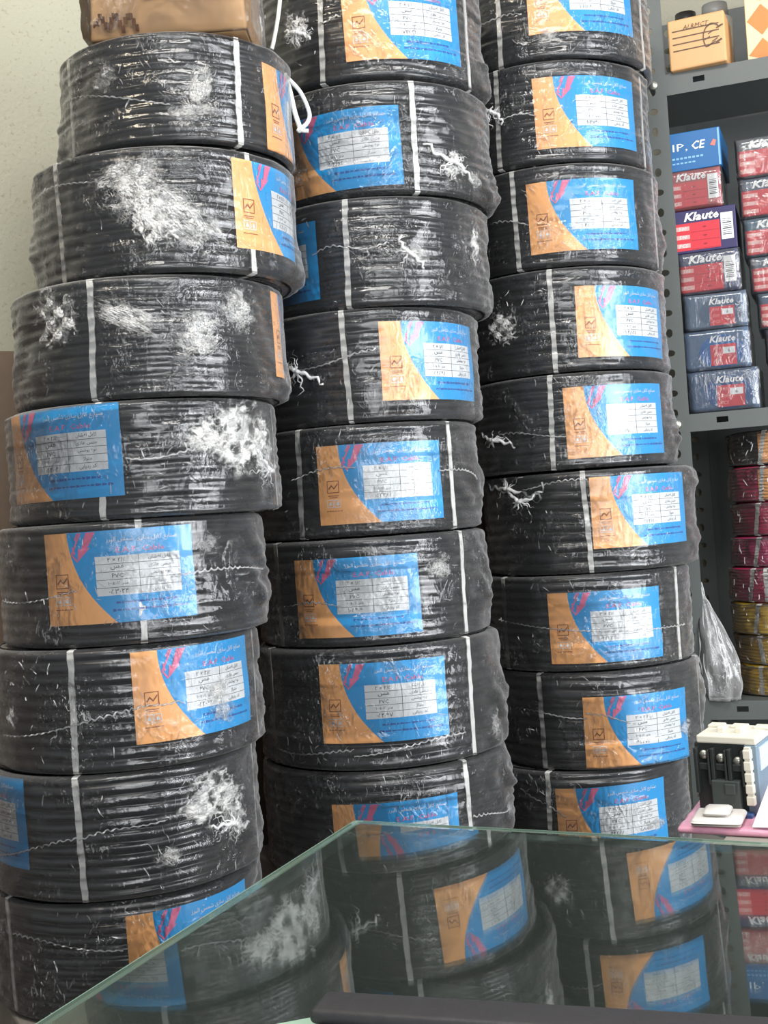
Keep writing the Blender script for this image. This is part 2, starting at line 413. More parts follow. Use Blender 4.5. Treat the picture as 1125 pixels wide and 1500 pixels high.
LW, LH = .200, .122
LABEL_MATS = ['orange', 'blue', 'white', 'ink', 'navy', 'pink', 'brown', 'lilac']
def label_print(size, code):
    pr = Print(True)
    x0, x1, y0, y1 = .071, .181, .036, .088
    pr.rect(x0, y0, x1, y1, 2, 1, 10)
    for k in range(1, 5):
        v = y0 + (y1 - y0) * k / 5
        pr.rect(x0, v - .0003, x1, v + .0003, 3, 2, 10)
    xm = x0 + .056; pr.rect(xm - .0003, y0, xm + .0003, y1, 3, 2)
    rowh = (y1 - y0) / 5
    right = ['کابل افشان', 'جنس هادی', 'نوع پوشش', 'متراژ', 'کد ردیابی']
    left = [size, shape_fa('مس'), 'PVC', shape_fa('متر ۱۰۰±۰/۵'), code]
    for k in range(5):
        v = y1 - rowh * (k + .5)
        pr.text(shape_fa(right[k]), (xm + x1) / 2, v, .0062, 3, 2, maxw=.046)
        pr.text(left[k], (x0 + xm) / 2, v, .0058 if k < 4 else .0066, 3, 2, maxw=.050)
    pr.text(shape_fa('صنایع کابل سازی شمس البرز'), .133, .1085, .0088, 2, 2, maxw=.094)
    pr.text('E.A.F  Cable', .130, .0955, .0068, 5, 2, width=.062)
    rr = random.Random(code)
    for v, a, b in ((.0265, .095, .172), (.0165, .090, .185)):
        u = a
        while u < b:
            d = rr.uniform(.003, .009); hh = rr.uniform(.0010, .0022)
            pr.poly([(u, v - hh), (u + d, v - hh * .6), (u + d, v + hh * .5), (u, v + hh)], 4, 2); u += d + .0016
    # red arrow in its outline
    pr.poly([(.061, .121), (.074, .121), (.062, .100), (.066, .101), (.0475, .083), (.050, .101), (.0535, .0985)], 5, 2)
    for a, b in (((.054, .121), (.040, .093)), ((.040, .093), (.0475, .083)), ((.051, .121), (.046, .1115)), ((.042, .103), (.044, .093))):
        dx, dy = b[0] - a[0], b[1] - a[1]; L = math.hypot(dx, dy); nx, ny = -dy / L * .0011, dx / L * .0011
        pr.poly([(a[0] - nx, a[1] - ny), (b[0] - nx, b[1] - ny), (b[0] + nx, b[1] + ny), (a[0] + nx, a[1] + ny)][::-1], 5, 2)
    # emblem and test marks on the orange side
    def frame(u0, v0, u1, v1, t, mi):
        for q in ((u0, v0, u1, v0 + t), (u0, v1 - t, u1, v1), (u0, v0 + t, u0 + t, v1 - t), (u1 - t, v0 + t, u1, v1 - t)): pr.rect(*q, mi, 2)
    frame(.014, .049, .033, .068, .0011, 6)
    pr.poly([(.016, .056), (.021, .062), (.025, .057), (.031, .064), (.031, .0615), (.025, .0545), (.021, .059), (.017, .054)][::-1], 6, 2)
    pr.rect(.015, .044, .032, .0452, 6, 2); pr.rect(.017, .0415, .030, .0425, 6, 2)
    frame(.013, .0265, .0235, .0385, .0009, 2); frame(.0245, .0265, .035, .0385, .0009, 2)
    for u in (.0155, .027): pr.poly([(u, .031), (u + .003, .036), (u + .006, .031), (u + .003, .029)][::-1], 2, 2)
    for k in range(6): pr.rect(.012 + k * .0043, .0205, .0152 + k * .0043, .0217, 6, 2)
    return pr
def make_label(az, zc, R, tilt, size, code, parent, rr, curl=0.0):
    ct, st_ = math.cos(tilt), math.sin(tilt)
    lift = .0034
    def bend(u, v, h=0):
        a, b = u - LW / 2, v - LH / 2
        a, b = a * ct - b * st_, a * st_ + b * ct
        r = R + lift + h * .00035 + .0009 * math.sin(u * 38 + az * 5) * math.sin(v * 55 + az * 3) + curl * max(0, (u - LW * .9) / LW)
        t = az + a / R
        return (r * math.sin(t), -r * math.cos(t), zc + b)
    V, Fc, mi = [], [], []
    nv = 14
    def strip(fa, fb, nu, m):
        b = len(V)
        for j in range(nv + 1):
            v = LH * j / nv
            for i in range(nu + 1):
                a, c = fa(v), fb(v); V.append(bend(a + (c - a) * i / nu, v))
        for j in range(nv):
            for i in range(nu):
                k = b + j * (nu + 1) + i; Fc.append((k, k + 1, k + nu + 2, k + nu + 1)); mi.append(m)
    ub = lambda v: LW * (.175 + .30 * (1 - v / LH) ** 2.1)
    strip(lambda v: 0, ub, 8, 0); strip(ub, lambda v: LW, 22, 1)
    lab = mesh('label', V, Fc, [MAT[m] for m in LABEL_MATS[:2]], parent, mi, smooth=True)
    pr = label_print(size, code)
    mesh('label_print', [bend(u, v, h) for (u, v), h in zip(pr.V, pr.h)], pr.F, [MAT[m] for m in LABEL_MATS], lab, pr.m)
    return lab

def make_strap(az, R, H, Rin, parent, rr, lean=0.0, outside=0.0):
    """a flat white tie running up the outside, over the top, down the bore and back under"""
    wd = .0085; t = .0016; V, Fc = [], []
    path = []
    for k in range(15):
        s = k / 14; path.append((R + t * .4 + .0012 + outside + .0003 * math.sin(s * 9 + az), .003 + (H - .006) * s, lean * (s - .5) + rr.uniform(-.004, .004)))
    path += [(R - .004, H - .0016, lean * .5), (R - .02, H - .0008, lean * .5), (Rin + .006, H - .0008, lean * .5), (Rin - .002, H - .006, 0),
             (Rin - .002, .006, 0), (Rin + .006, .0008, -lean * .5), (R - .02, .0008, -lean * .5), (R - .004, .0016, -lean * .5)]
    m = len(path)
    for i, (r, z, da) in enumerate(path):
        r0, z0, _ = path[i - 1]; r1, z1, _ = path[(i + 1) % m]
        d = Vector((r1 - r0, 0, z1 - z0)).normalized(); nn = Vector((d.z, 0, -d.x)) * t * .5
        a = az + da
        wid = wd * (1 + .12 * math.sin(i * 1.7 + az * 9))
        for su, sn in ((-1, -1), (1, -1), (1, 1), (-1, 1)):
            rr_, zz_ = r + nn.x * sn, z + nn.z * sn
            V.append((rr_ * math.sin(a) + math.cos(a) * su * wid / 2, -rr_ * math.cos(a) + math.sin(a) * su * wid / 2, min(max(zz_, .0003), H - .0003)))
    for i in range(m):
        j = (i + 1) % m
        for k in range(4):
            l = (k + 1) % 4; Fc.append((i * 4 + k, j * 4 + k, j * 4 + l, i * 4 + l))
    return mesh('tie_strap', V, Fc, MAT['strap'], parent)

def make_string(az0, az1, z0, z1, R, parent, rr, amp=.0022):
    n = max(20, int(abs(az1 - az0) * R / .0022)); V, Fc, pts, rad = [], [], [], []
    ph = rr.uniform(0, 6)
    for i in range(n + 1):
        s = i / n; a = az0 + (az1 - az0) * s
        env = .35 + .65 * max(0, math.sin(s * 5 + ph))
        z = z0 + (z1 - z0) * s + .005 * math.sin(s * 4.2 + ph) + amp * env * math.sin(i * 1.25) * rr.uniform(.4, 1.2)
        r = R + .0045 + .0012 * math.cos(i * 1.25)
        pts.append((r * math.sin(a), -r * math.cos(a), z)); rad.append(.0011 * rr.uniform(.6, 1.4))
    tube(V, Fc, pts, rad, 4)
    return mesh('twisted_film_string', V, Fc, MAT['wisp2'], parent, smooth=True)

def make_patch(az, zc, wd, ht, rot, R, web, parent, rr):
    n = 26; V, uv = [], []
    ct, st_ = math.cos(rot), math.sin(rot); ph = [rr.uniform(0, 6) for _ in range(4)]
    H = parent['h']
    for j in range(n + 1):
        for i in range(n + 1):
            a, b = (i / n - .5) * wd, (j / n - .5) * ht
            x, y = a * ct - b * st_, a * st_ + b * ct
            r = R + .0075 + .0016 * math.sin(a * 240 + ph[0] + b * 130) + .0016 * math.sin(b * 260 + ph[1] - a * 170) + .0012 * math.sin(a * 520 + b * 470 + ph[2])
            t = az + x / R
            V.append((r * math.sin(t), -r * math.cos(t), min(max(zc + y, .002), H - .002))); uv.append((i / n, j / n))
    Q = [(j * (n + 1) + i, j * (n + 1) + i + 1, (j + 1) * (n + 1) + i + 1, (j + 1) * (n + 1) + i) for j in range(n) for i in range(n)]
    return mesh('torn_film', V, Q, MAT['web' if web else 'sheet'], parent, smooth=True, uv=uv)

def make_knot(az, z, R, parent, rr, arms=8, size=.05, up=.006):
    """a knot of twisted film: one or two thick rope ends and a spray of fine threads"""
    V, Fc = [], []
    H = parent['h']
    for k in range(arms + 8):
        big = k < 2; mid = k < arms
        an = rr.uniform(0, 6.28) if not big else rr.uniform(-.9, .1) + (0 if k else 3.0)
        L = size * (rr.uniform(.9, 1.3) if big else rr.uniform(.3, .95)); pts, rad = [], []
        cv = rr.uniform(-.7, .7); kink = rr.uniform(0, 6)
        for i in range(12):
            s = i / 11; d = L * s; a2 = an + cv * s + .12 * math.sin(i * 1.4 + kink)
            x, y = d * math.cos(a2), d * math.sin(a2) * .8
            r = R + .006 + up * (1 - s) ** 2; t = az + x / R
            pts.append((r * math.sin(t), -r * math.cos(t), min(max(z + y, .004), H - .004)))
            rad.append((.0034 if big else .0017 if mid else .0006) * (1 - s * (.55 if big else .9)) * (1 + .28 * math.sin(i * 2.3 + k)) + .0003)
        tube(V, Fc, pts, rad, 5)
    return mesh('film_knot', V, Fc, MAT['wisp2'], parent, smooth=True)

def make_wrinkles(R, H, parent, rr, n=70, zones=()):
    """short bright pleats of the stretched film, too many to tell apart"""
    V, Fc = [], []
    for _ in range(n):
        if zones and rr.random() < .7:
            az, zc, sw, sh = rr.choice(zones); az += rr.gauss(0, sw) / R; zc += rr.gauss(0, sh)
        else:
            az, zc = rr.uniform(-1.5, 1.5), rr.uniform(.1, .9) * H
        zc = min(max(zc, .012), H - .012)
        an = rr.choice((rr.gauss(1.9, .35), rr.gauss(1.2, .3), rr.uniform(0, 3.14))); L = rr.uniform(.004, .016); wd = rr.uniform(.0003, .0008); cv = rr.uniform(-.35, .35)
        b = len(V)
        for i in range(5):
            s = i / 4 - .5; a2 = an + cv * s; x, y = L * s * math.cos(a2), L * s * math.sin(a2)
            k = wd * math.sqrt(max(0, 1 - (2 * s) ** 2 * .95)); px, py = -math.sin(a2) * k, math.cos(a2) * k
            for sg in (-1, 1):
                r = R + .0058 + .0006 * sg; t = az + (x + px * sg) / R
                V.append((r * math.sin(t), -r * math.cos(t), min(max(zc + y + py * sg, .003), H - .003)))
        for i in range(4): Fc.append((b + 2 * i, b + 2 * i + 2, b + 2 * i + 3, b + 2 * i + 1))
    o = mesh('film_pleats', V, Fc, MAT['wisp'], parent, smooth=True); o['kind'] = 'stuff'
    return o

# stacks: depth, and for every coil its outline in the photograph
STACKS = {
 'left': dict(D=1.80, b=[40, 208, 398, 582, 759, 946, 1133, 1322, 1500], cx=[259, 243, 222, 213, 198, 191, 190, 196], hw=[166, 188, 194, 194, 190, 190, 192, 190]),
 'middle': dict(D=2.07, b=[-55, 115, 285, 449, 619, 786, 947, 1130, 1298], cx=[535, 547, 545, 536, 537, 546, 560, 570], hw=[165, 168, 168, 164, 164, 168, 176, 178]),
 'right': dict(D=2.28, b=[-62, 86, 238, 390, 545, 688, 841, 985, 1131, 1275], cx=[798, 797, 812, 823, 834, 862, 860, 876, 862], hw=[147, 147, 148, 148, 149, 152, 151, 151, 148]),
}
# label: side given ('L' left edge px / 'R' right edge px), mid-height px, size, code
# straps px; strings (px0,py0,px1,py1); patches (px,py,w,h,rot,web); knots (px,py,size); zones for pleats (px,py)
FA = {'22': '۲ × ۲/۵', '21': '۲ × ۱/۵', '32': '۳ × ۲/۵'}
C = {
 ('left', 0): dict(lab=('L', 386, 162, '22', '۰۵۲۰۱۷'), straps=[104, 347], strings=[(98, 160, 250, 150)], patches=[(155, 115, .055, .06, .3, 0), (292, 128, .05, .085, -.4, 0), (285, 165, .10, .03, .1, 0)], knots=[], zones=[(300, 150), (220, 110)],
     label='cable coil under the cardboard box, topmost of the left stack'),
 ('left', 1): dict(lab=('L', 341, 297, '22', '۰۵۲۰۸۱'), straps=[88, 365], strings=[(60, 295, 200, 260)], patches=[(190, 255, .13, .06, .15, 0), (205, 285, .11, .10, -.3, 0), (265, 320, .17, .085, -.7, 0), (225, 325, .07, .10, .3, 1)], knots=[], zones=[(290, 320), (330, 370)],
     label='cable coil second from top of the left stack, under a big torn white film sweep'),
 ('left', 2): dict(lab=('L', 397, 487, '22', '۰۵۲۰۴۴'), straps=[135], strings=[], patches=[(85, 465, .09, .10, .2, 1), (190, 465, .15, .05, -.45, 0), (285, 490, .10, .09, -.2, 0), (345, 455, .08, .08, .2, 0)], knots=[], zones=[(300, 490), (350, 460), (330, 540)],
     label='puckered cable coil third from the top of the left stack, label almost out of sight'),
 ('left', 3): dict(lab=('R', 179, 658, '22', '۰۵۴۰۰۴'), straps=[148, 402], strings=[(185, 670, 300, 660)], patches=[(345, 640, .15, .125, .2, 1), (378, 660, .07, .12, .1, 1), (298, 640, .08, .07, 0, 1)], knots=[(384, 690, .05)], zones=[(270, 660), (300, 700)],
     label='left stack cable coil with its label at left and white webbed film at right'),
 ('left', 4): dict(lab=('L', 72, 850, '22', '۰۵۳۰۲۴'), straps=[207], strings=[(10, 885, 115, 865), (250, 845, 395, 828)], patches=[(300, 795, .05, .04, 0, 0)], knots=[], zones=[(285, 875), (90, 890), (230, 885)],
     label='cable coil fourth from bottom of the left stack, its whole blue label facing front'),
 ('left', 5): dict(lab=('L', 195, 1023, '22', '۰۵۲۰۹۹'), straps=[108, 378], strings=[(12, 1075, 190, 1045), (190, 1045, 260, 1020)], patches=[(318, 1010, .08, .05, .2, 0), (322, 1040, .06, .05, -.7, 0), (25, 1050, .03, .04, 0, 0)], knots=[], zones=[(40, 990), (300, 1030), (350, 1060)],
     label='cable coil with torn film smeared over the white table of its label, left stack'),
 ('left', 6): dict(lab=('R', 41, 1200, '22', '۰۵۲۰۶۶'), straps=[118, 384], strings=[(0, 1245, 118, 1232), (118, 1232, 240, 1195)], patches=[(310, 1168, .14, .09, .1, 1), (338, 1195, .07, .09, .2, 1), (245, 1253, .05, .035, .4, 0)], knots=[(335, 1205, .045)], zones=[(280, 1215), (250, 1270)],
     label='cable coil in the left stack with white film ring, label cut by the left edge'),
 ('left', 7): dict(lab=('L', 189, 1408, '22', '۰۵۲۱۱۰'), straps=[20], strings=[(25, 1370, 180, 1385)], patches=[], knots=[], zones=[(80, 1440), (160, 1360)],
     label='lowest cable coil of the left stack, crossed by the edge of the glass counter'),
 ('middle', 0): dict(lab=('L', 503, 33, '21', '۰۷۲۵۴۱'), straps=[470, 680], strings=[(470, 30, 500, 30)], patches=[(440, 45, .06, .07, .2, 1)], knots=[(440, 50, .03)], zones=[(640, 75), (680, 60)],
     label='topmost cable coil of the middle stack, cut by the top edge'),
 ('middle', 1): dict(lab=('R', 587, 214, '21', '۱۰۴۶۶۵'), straps=[606], strings=[], patches=[(660, 245, .05, .07, -.4, 1), (690, 265, .06, .04, -.3, 0)], knots=[(660, 240, .05)], zones=[(650, 235), (560, 170), (630, 260)],
     label='cable coil second from top of the middle stack, label beside a dangling white tie'),
 ('middle', 2): dict(lab=('R', 467, 381, '21', '۱۰۴۶۱۲'), straps=[508], strings=[(460, 372, 510, 362), (510, 362, 570, 360)], patches=[(605, 372, .06, .04, -.2, 0), (690, 360, .035, .09, -.2, 1)], knots=[(596, 372, .03)], zones=[(630, 370), (660, 400)],
     label='cable coil third from top of the middle stack, label mostly hidden behind the left stack'),
 ('middle', 3): dict(lab=('L', 557, 530, '21', '۰۵۲۵۹۸'), straps=[507], strings=[(440, 540, 550, 516)], patches=[], knots=[(440, 544, .055)], zones=[(570, 595), (680, 550)],
     label='cable coil fourth from top of the middle stack, white film knot left of its strap'),
 ('middle', 4): dict(lab=('L', 468, 713, '21', '۰۵۲۳۸۱'), straps=[440, 660], strings=[(430, 700, 520, 685), (640, 690, 700, 698)], patches=[], knots=[], zones=[(660, 760), (540, 640), (650, 670)],
     label='cable coil fourth from bottom of the middle stack, straps on both sides of its label'),
 ('middle', 5): dict(lab=('L', 437, 878, '21', '۱۰۵۹۰۹'), straps=[410, 678], strings=[(420, 885, 500, 888)], patches=[(640, 830, .06, .06, .5, 0)], knots=[], zones=[(640, 830), (650, 880), (640, 920)],
     label='cable coil third from bottom of the middle stack, slanting film pleats beside its label'),
 ('middle', 6): dict(lab=('L', 472, 1031, '22', '۰۵۴۰۹۷'), straps=[402, 690], strings=[(405, 1092, 520, 1103), (520, 1103, 680, 1075)], patches=[(720, 1060, .05, .07, 0, 0)], knots=[], zones=[(600, 1080), (460, 1110), (650, 1060)],
     label='widest cable coil of the middle stack, a wavy white film string under its label'),
 ('middle', 7): dict(lab=('R', 674, 1245, '22', '۰۵۴۱۰۲'), straps=[393, 688], strings=[(690, 1200, 740, 1180)], patches=[(740, 1180, .04, .06, 0, 1)], knots=[], zones=[(600, 1170)],
     label='lowest cable coil of the middle stack, half hidden behind the glass counter'),
 ('right', 0): dict(lab=('R', 921, 5, '21', '۱۰۶۱۵۹'), straps=[730, 936], strings=[(700, 35, 765, 25)], patches=[(800, 55, .05, .04, .3, 0)], knots=[], zones=[(870, 60), (800, 50)],
     label='topmost cable coil of the right stack, cut by the top edge beside the shelving post'),
 ('right', 1): dict(lab=('L', 783, 168, '21', '۱۰۴۷۴۰'), straps=[729, 938], strings=[(735, 172, 785, 172)], patches=[], knots=[(722, 165, .04)], zones=[(830, 100), (850, 210)],
     label='cable coil second from top of the right stack, film knot beside its left strap'),
 ('right', 2): dict(lab=('L', 775, 322, '21', '۱۰۴۸۰۶'), straps=[755, 957], strings=[(705, 330, 775, 330)], patches=[], knots=[], zones=[(880, 340), (830, 270), (930, 370)],
     label='cable coil third from top of the right stack, strap close to the orange label side'),
 ('right', 3): dict(lab=('L', 844, 473, '21', '۱۰۴۸۵۱'), straps=[809], strings=[], patches=[(740, 480, .08, .08, .2, 1)], knots=[], zones=[(770, 460), (780, 430), (880, 400)],
     label='cable coil fourth from top of the right stack, film scraps left of its strap'),
 ('right', 4): dict(lab=('L', 828, 620, '21', '۱۰۴۸۷۷'), straps=[808], strings=[(735, 640, 830, 635)], patches=[], knots=[(728, 645, .04)], zones=[(900, 660), (850, 560)],
     label='cable coil with wrinkled film over its label, middle one of the right stack'),
 ('right', 5): dict(lab=('L', 866, 752, '32', '۰۹۲۲۶۱'), straps=[860], strings=[(760, 715, 860, 705)], patches=[], knots=[(750, 716, .06), (765, 735, .05)], zones=[(770, 760), (900, 690), (950, 820)],
     label='right stack cable coil with a thick star of twisted white film at its left'),
 ('right', 6): dict(lab=('L', 806, 921, '32', '۰۹۲۲۵۵'), straps=[742, 992], strings=[(735, 910, 1000, 915)], patches=[], knots=[], zones=[(1000, 900), (870, 860)],
     label='cable coil third from the bottom of the right stack, a strap at each side'),
 ('right', 7): dict(lab=('L', 857, 1080, '32', '۰۹۲۲۷۳'), straps=[795, 1028], strings=[(760, 1040, 860, 1048), (860, 1048, 930, 1055)], patches=[(1000, 1065, .04, .05, 0, 0)], knots=[], zones=[(900, 1010), (790, 1060)],
     label='cable coil second from the bottom of the right stack, beside the small black contactor'),
 ('right', 8): dict(lab=('L', 818, 1205, '32', '۰۹۲۲۸۸'), straps=[806], strings=[(765, 1150, 830, 1200)], patches=[(960, 1205, .06, .03, .2, 0)], knots=[], zones=[(790, 1150)],
     label='lowest cable coil of the right stack, cut by the back edge of the glass'),
}
# loose film standing off the coil: azimuth, height fraction, how far
BULGE = {('left', 0): ((-1.35, .25, .011),), ('left', 1): ((-1.3, .4, .009), (1.35, .15, .006)), ('left', 2): ((1.35, .12, .007), (-1.35, .3, .006)),
         ('left', 3): ((1.3, .3, .006),), ('left', 4): ((1.25, .35, .014), (1.3, .65, .008)), ('left', 5): ((1.35, .4, .007),), ('left', 6): ((1.35, .3, .008),), ('left', 7): ((-1.35, .6, .008),),
         ('middle', 0): ((1.35, .2, .009),), ('middle', 1): ((1.35, .15, .011),), ('middle', 4): ((1.3, .4, .009),), ('middle', 5): ((1.25, .35, .011), (1.3, .7, .006)),
         ('middle', 6): ((1.25, .45, .013), (1.3, .15, .008)), ('middle', 7): ((1.25, .7, .013), (1.3, .35, .010)),
         ('right', 2): ((1.3, .3, .006),), ('right', 4): ((1.3, .3, .009),), ('right', 5): ((1.25, .85, .009), (1.3, .3, .006)), ('right', 7): ((1.3, .6, .006),)}
plinth = {}
for sname, st in STACKS.items():
    D = st['D']; nb = len(st['b'])
    for i in range(nb - 1):
        rr = random.Random(sname + str(i)); sp = C[(sname, i)]
        cx, hw = st['cx'][i], st['hw'][i]
        Rf = hw / F * D * .99                     # film radius
        R = Rf - .0062                            # cable radius
        z1 = W(cx, st['b'][i], D - Rf).z; z0 = W(cx, st['b'][i + 1], D - Rf).z
        H = z1 - z0
        x = W(cx, (st['b'][i] + st['b'][i + 1]) / 2, D).x
        root = thing('cable_coil', sp['label'], 'cable coil', (x, D, z0), group='film wrapped black cable coils in three stacks')
        root['h'] = H
        cen = Vector((x, D, z0))
        def hit(px, py, Rh=R):
            o, d = ray(px, py); o = o - cen
            a = d.x ** 2 + d.y ** 2; b = 2 * (o.x * d.x + o.y * d.y); c = o.x ** 2 + o.y ** 2 - Rh ** 2
            disc = b * b - 4 * a * c
            t = (-b - math.sqrt(disc)) / (2 * a) if disc > 0 else -b / (2 * a)
            p = o + d * t
            return math.atan2(p.x, -p.y), p.z
        Rin = .085
        turns, ph = coil_winding('cable_winding', R, H, Rin, rr.choice((10, 11, 11)), MAT['pvc'], root, rr)
        side, px, py, size, code = sp['lab']
        az, zc = hit(px, py); az += (LW / 2 / R) * (1 if side == 'L' else -1)
        zc = min(max(zc, LH / 2 + .004), H - LH / 2 - .004)
        make_label(az, zc, R, rr.uniform(-.012, .02), FA[size], code, root, rr)
        ym = (st['b'][i] + st['b'][i + 1]) / 2
        azs = [hit(p, ym)[0] for p in sp['straps']]
        azs += [math.pi - .4, math.pi + .7]
        for k, a in enumerate(azs): make_strap(a, R, H, Rin, root, rr, lean=rr.uniform(-.03, .03))
        film_shell('film_wrap', Rf, H, Rin, MAT['film'], root, rr, amp=.0020, flare=.004 if sname != 'middle' else .007, turns=turns, ph=ph, flat=(az, zc), bulges=BULGE.get((sname, i), ()))
        for (a, b, c, d) in sp['strings']:
            p, q = hit(a, b), hit(c, d)
            make_string(p[0], q[0], min(max(p[1], .012), H - .012), min(max(q[1], .012), H - .012), R, root, rr)
        for (a, b, wd, ht, rot, web) in sp['patches']:
            p = hit(a, b); make_patch(p[0], min(max(p[1], .01), H - .01), wd, ht, rot, R, web, root, rr)
        for (a, b, sz) in sp['knots']:
            p = hit(a, b); make_knot(p[0], p[1], R, root, rr, arms=rr.randint(8, 11), size=sz)
        zn = [(hit(a, b)[0], hit(a, b)[1], .035, .018) for a, b in sp['zones']]
        make_wrinkles(R, H, root, rr, n=60 if sname != 'right' else 45, zones=zn)
        sp['root'], sp['cen'], sp['R'], sp['H'] = root, cen, R, H
    plinth[sname] = (x, D, z0)

def obj_struct(o): o['kind'] = 'structure'; return o
# ------------------------------------------------------------------ the room
n = N('plaster'); p_ = n.add('BsdfPrincipled'); n.l(p_.outputs[0], n.out.inputs[0])
tc = n.add('TexCoord'); nz = n.add('TexNoise'); nz.inputs['Scale'].default_value = 130; nz.inputs['Detail'].default_value = 4
n.l(tc.outputs['Object'], nz.inputs['Vector']); bp = n.add('Bump'); bp.inputs['Strength'].default_value = .5; bp.inputs['Distance'].default_value = .003
n.l(nz.outputs[0], bp.inputs['Height']); n.l(bp.outputs[0], p_.inputs['Normal'])
nz2 = n.add('TexNoise'); nz2.inputs['Scale'].default_value = 170; nz2.inputs['Detail'].default_value = 2; n.l(tc.outputs['Object'], nz2.inputs['Vector'])
mx = n.add('MixRGB'); mx.inputs[1].default_value = lin('a2a190'); mx.inputs[2].default_value = lin('8f8a77')
n.l(n.range(nz2.outputs[0], .60, .78), mx.inputs[0]); n.l(mx.outputs[0], p_.inputs['Base Color']); p_.inputs['Roughness'].default_value = .85
plaster = n.m
dado_m = plain('brown_painted_dado', '6e5d4e', .6, bump=.3, bscale=60, var=.12)
# wall behind the stacks, running away to the right
wd_ = Vector((.87, .5, 0)).normalized(); wn = Vector((.5, -.87, 0)).normalized()
wp = Vector((-.33, 1.85, 0)) - wn * .33
def wall_slab(name, p, d, nrm, a, b, z0, z1, th, mat):
    P = [p + d * a, p + d * b, p + d * b - nrm * th, p + d * a - nrm * th]
    V = [(q.x, q.y, z0) for q in P] + [(q.x, q.y, z1) for q in P]
    return obj_struct(mesh(name, V, [(0, 3, 2, 1), (4, 5, 6, 7), (0, 1, 5, 4), (1, 2, 6, 5), (2, 3, 7, 6), (3, 0, 4, 7)], mat))
wall_slab('wall_left', wp, wd_, wn, -2.2, 1.28, 0, 3.0, .12, plaster)
o_, d_ = ray(6, 515)
tt = ((wp - o_).dot(wn)) / d_.dot(wn); zd = (o_ + d_ * tt).z
wall_slab('trim_1', wp + wn * .006, wd_, wn, -2.2, 1.27, 0, zd, .0058, dado_m)

SH = math.radians(20); sd = Vector((math.cos(SH), -math.sin(SH), 0)); sb = Vector((math.sin(SH), math.cos(SH), 0))   # along the shelves, and into them
SO = Vector((.6077, 2.40, 0))
wall_slab('wall_back', SO + sb * .40, sd, -sb, -.16, 2.4, 0, 3.0, .12, plain('back_wall_plaster', 'a8a594', .85, bump=.4, bscale=120))  # one even plaster tone for the wall behind the shelves
fl = plain('floor_tile', '8a8680', .35, bump=.05, bscale=12, var=.1)
obj_struct(mesh('floor', [(-3, -2.2, 0), (3.4, -2.2, 0), (3.4, 3.2, 0), (-3, 3.2, 0), (-3, -2.2, -.1), (3.4, -2.2, -.1), (3.4, 3.2, -.1), (-3, 3.2, -.1)],
     [(0, 1, 2, 3), (7, 6, 5, 4), (0, 4, 5, 1), (1, 5, 6, 2), (2, 6, 7, 3), (3, 7, 4, 0)], fl))
pm = plain('concrete_plinth', '77736c', .8, bump=.3, bscale=40, var=.1)
for k, nm in enumerate(('left', 'middle', 'right')):
    x, y, z = plinth[nm]
    h = .185
    bm = bmesh.new(); add_box(bm, -h, h, -h, h, 0, z, bev=.004)
    o = obj_struct(bm_obj('trim_%d' % (k + 2), bm, pm)); o.location = (x, y, 0); o.rotation_euler = (0, 0, .52)

# ------------------------------------------------------------------ shelving
def sp_(px, py, back=0.0):
    """pixel -> (s along the shelf front, z) on the plane `back` behind the shelf front"""
    o, d = ray(px, py); p0 = SO + sb * back
    t = (p0 - o).dot(sb) / d.dot(sb); q = o + d * t
    return (q - SO).dot(sd), q.z
shelf = thing('shelving_unit', 'grey slotted steel shelving unit right of the cable stacks', 'shelf', (SO.x, SO.y, 0), (0, 0, -SH))
zs = [(sp_(991, 137)[1], sp_(991, 106)[1]), (sp_(1018, 632)[1], sp_(1018, 606)[1]), (sp_(1049, 1055)[1], sp_(1049, 1027)[1])]
zs.append((zs[2][0] - .52, zs[2][1] - .52)); zs.insert(0, (zs[0][0] + .56, zs[0][1] + .56))
SW = 1.05; SD = .36
def slotted_flange(w, z0, z1, pitch):
    """a steel strip in the x-z plane with alternating upright and level slots through it"""
    V, Fc = [], []
    nn = 16; t = .002
    k = int((z1 - z0) / pitch)
    for i in range(k):
        za, zb = z0 + i * pitch, z0 + (i + 1) * pitch
        cz = (za + zb) / 2; cxx = -w * .58
        a, b = (.0062, .0085) if i % 2 else (.0085, .0062)
        for y in (0, t):
            for q in range(nn):
                an = 2 * math.pi * q / nn; c, s = math.cos(an), math.sin(an)
                m = max(abs(c), abs(s)); sx, sz = c / m, s / m
                V.append(((-w if sx < 0 else 0) * abs(sx) + cxx * (1 - abs(sx)) , y, cz + sz * pitch / 2))
            for q in range(nn):
                an = 2 * math.pi * q / nn; V.append((cxx + a * math.cos(an), y, cz + b * math.sin(an)))
        b0 = i * nn * 4
        for q in range(nn):
            r = (q + 1) % nn
            Fc += [(b0 + q, b0 + r, b0 + nn + r, b0 + nn + q), (b0 + 2 * nn + q, b0 + 3 * nn + q, b0 + 3 * nn + r, b0 + 2 * nn + r),
                   (b0 + nn + q, b0 + nn + r, b0 + 3 * nn + r, b0 + 3 * nn + q)]
    return V, Fc
def upright(s0, y0, front=True):
    wv = .046
    V, Fc = slotted_flange(wv, .0, 2.32, .0395)
    V = [(v[0] + s0, v[1] + y0, v[2]) for v in V]
    o = mesh('upright', V, Fc, MAT['steel'], shelf)
    b = len(V)
    # return flange running into the shelf
    bx = box_obj('upright_flange', (s0 - wv, s0 - wv + .002, y0, y0 + .045, 0, 2.33) if front else (s0 - wv, s0 - wv + .002, y0 - .045, y0, 0, 2.33), MAT['steel'], o)
    return o
for s0 in (0.0, SW + .046):
    upright(s0, 0); upright(s0, SD - .004, False)
bolt_m = MAT['bolt']
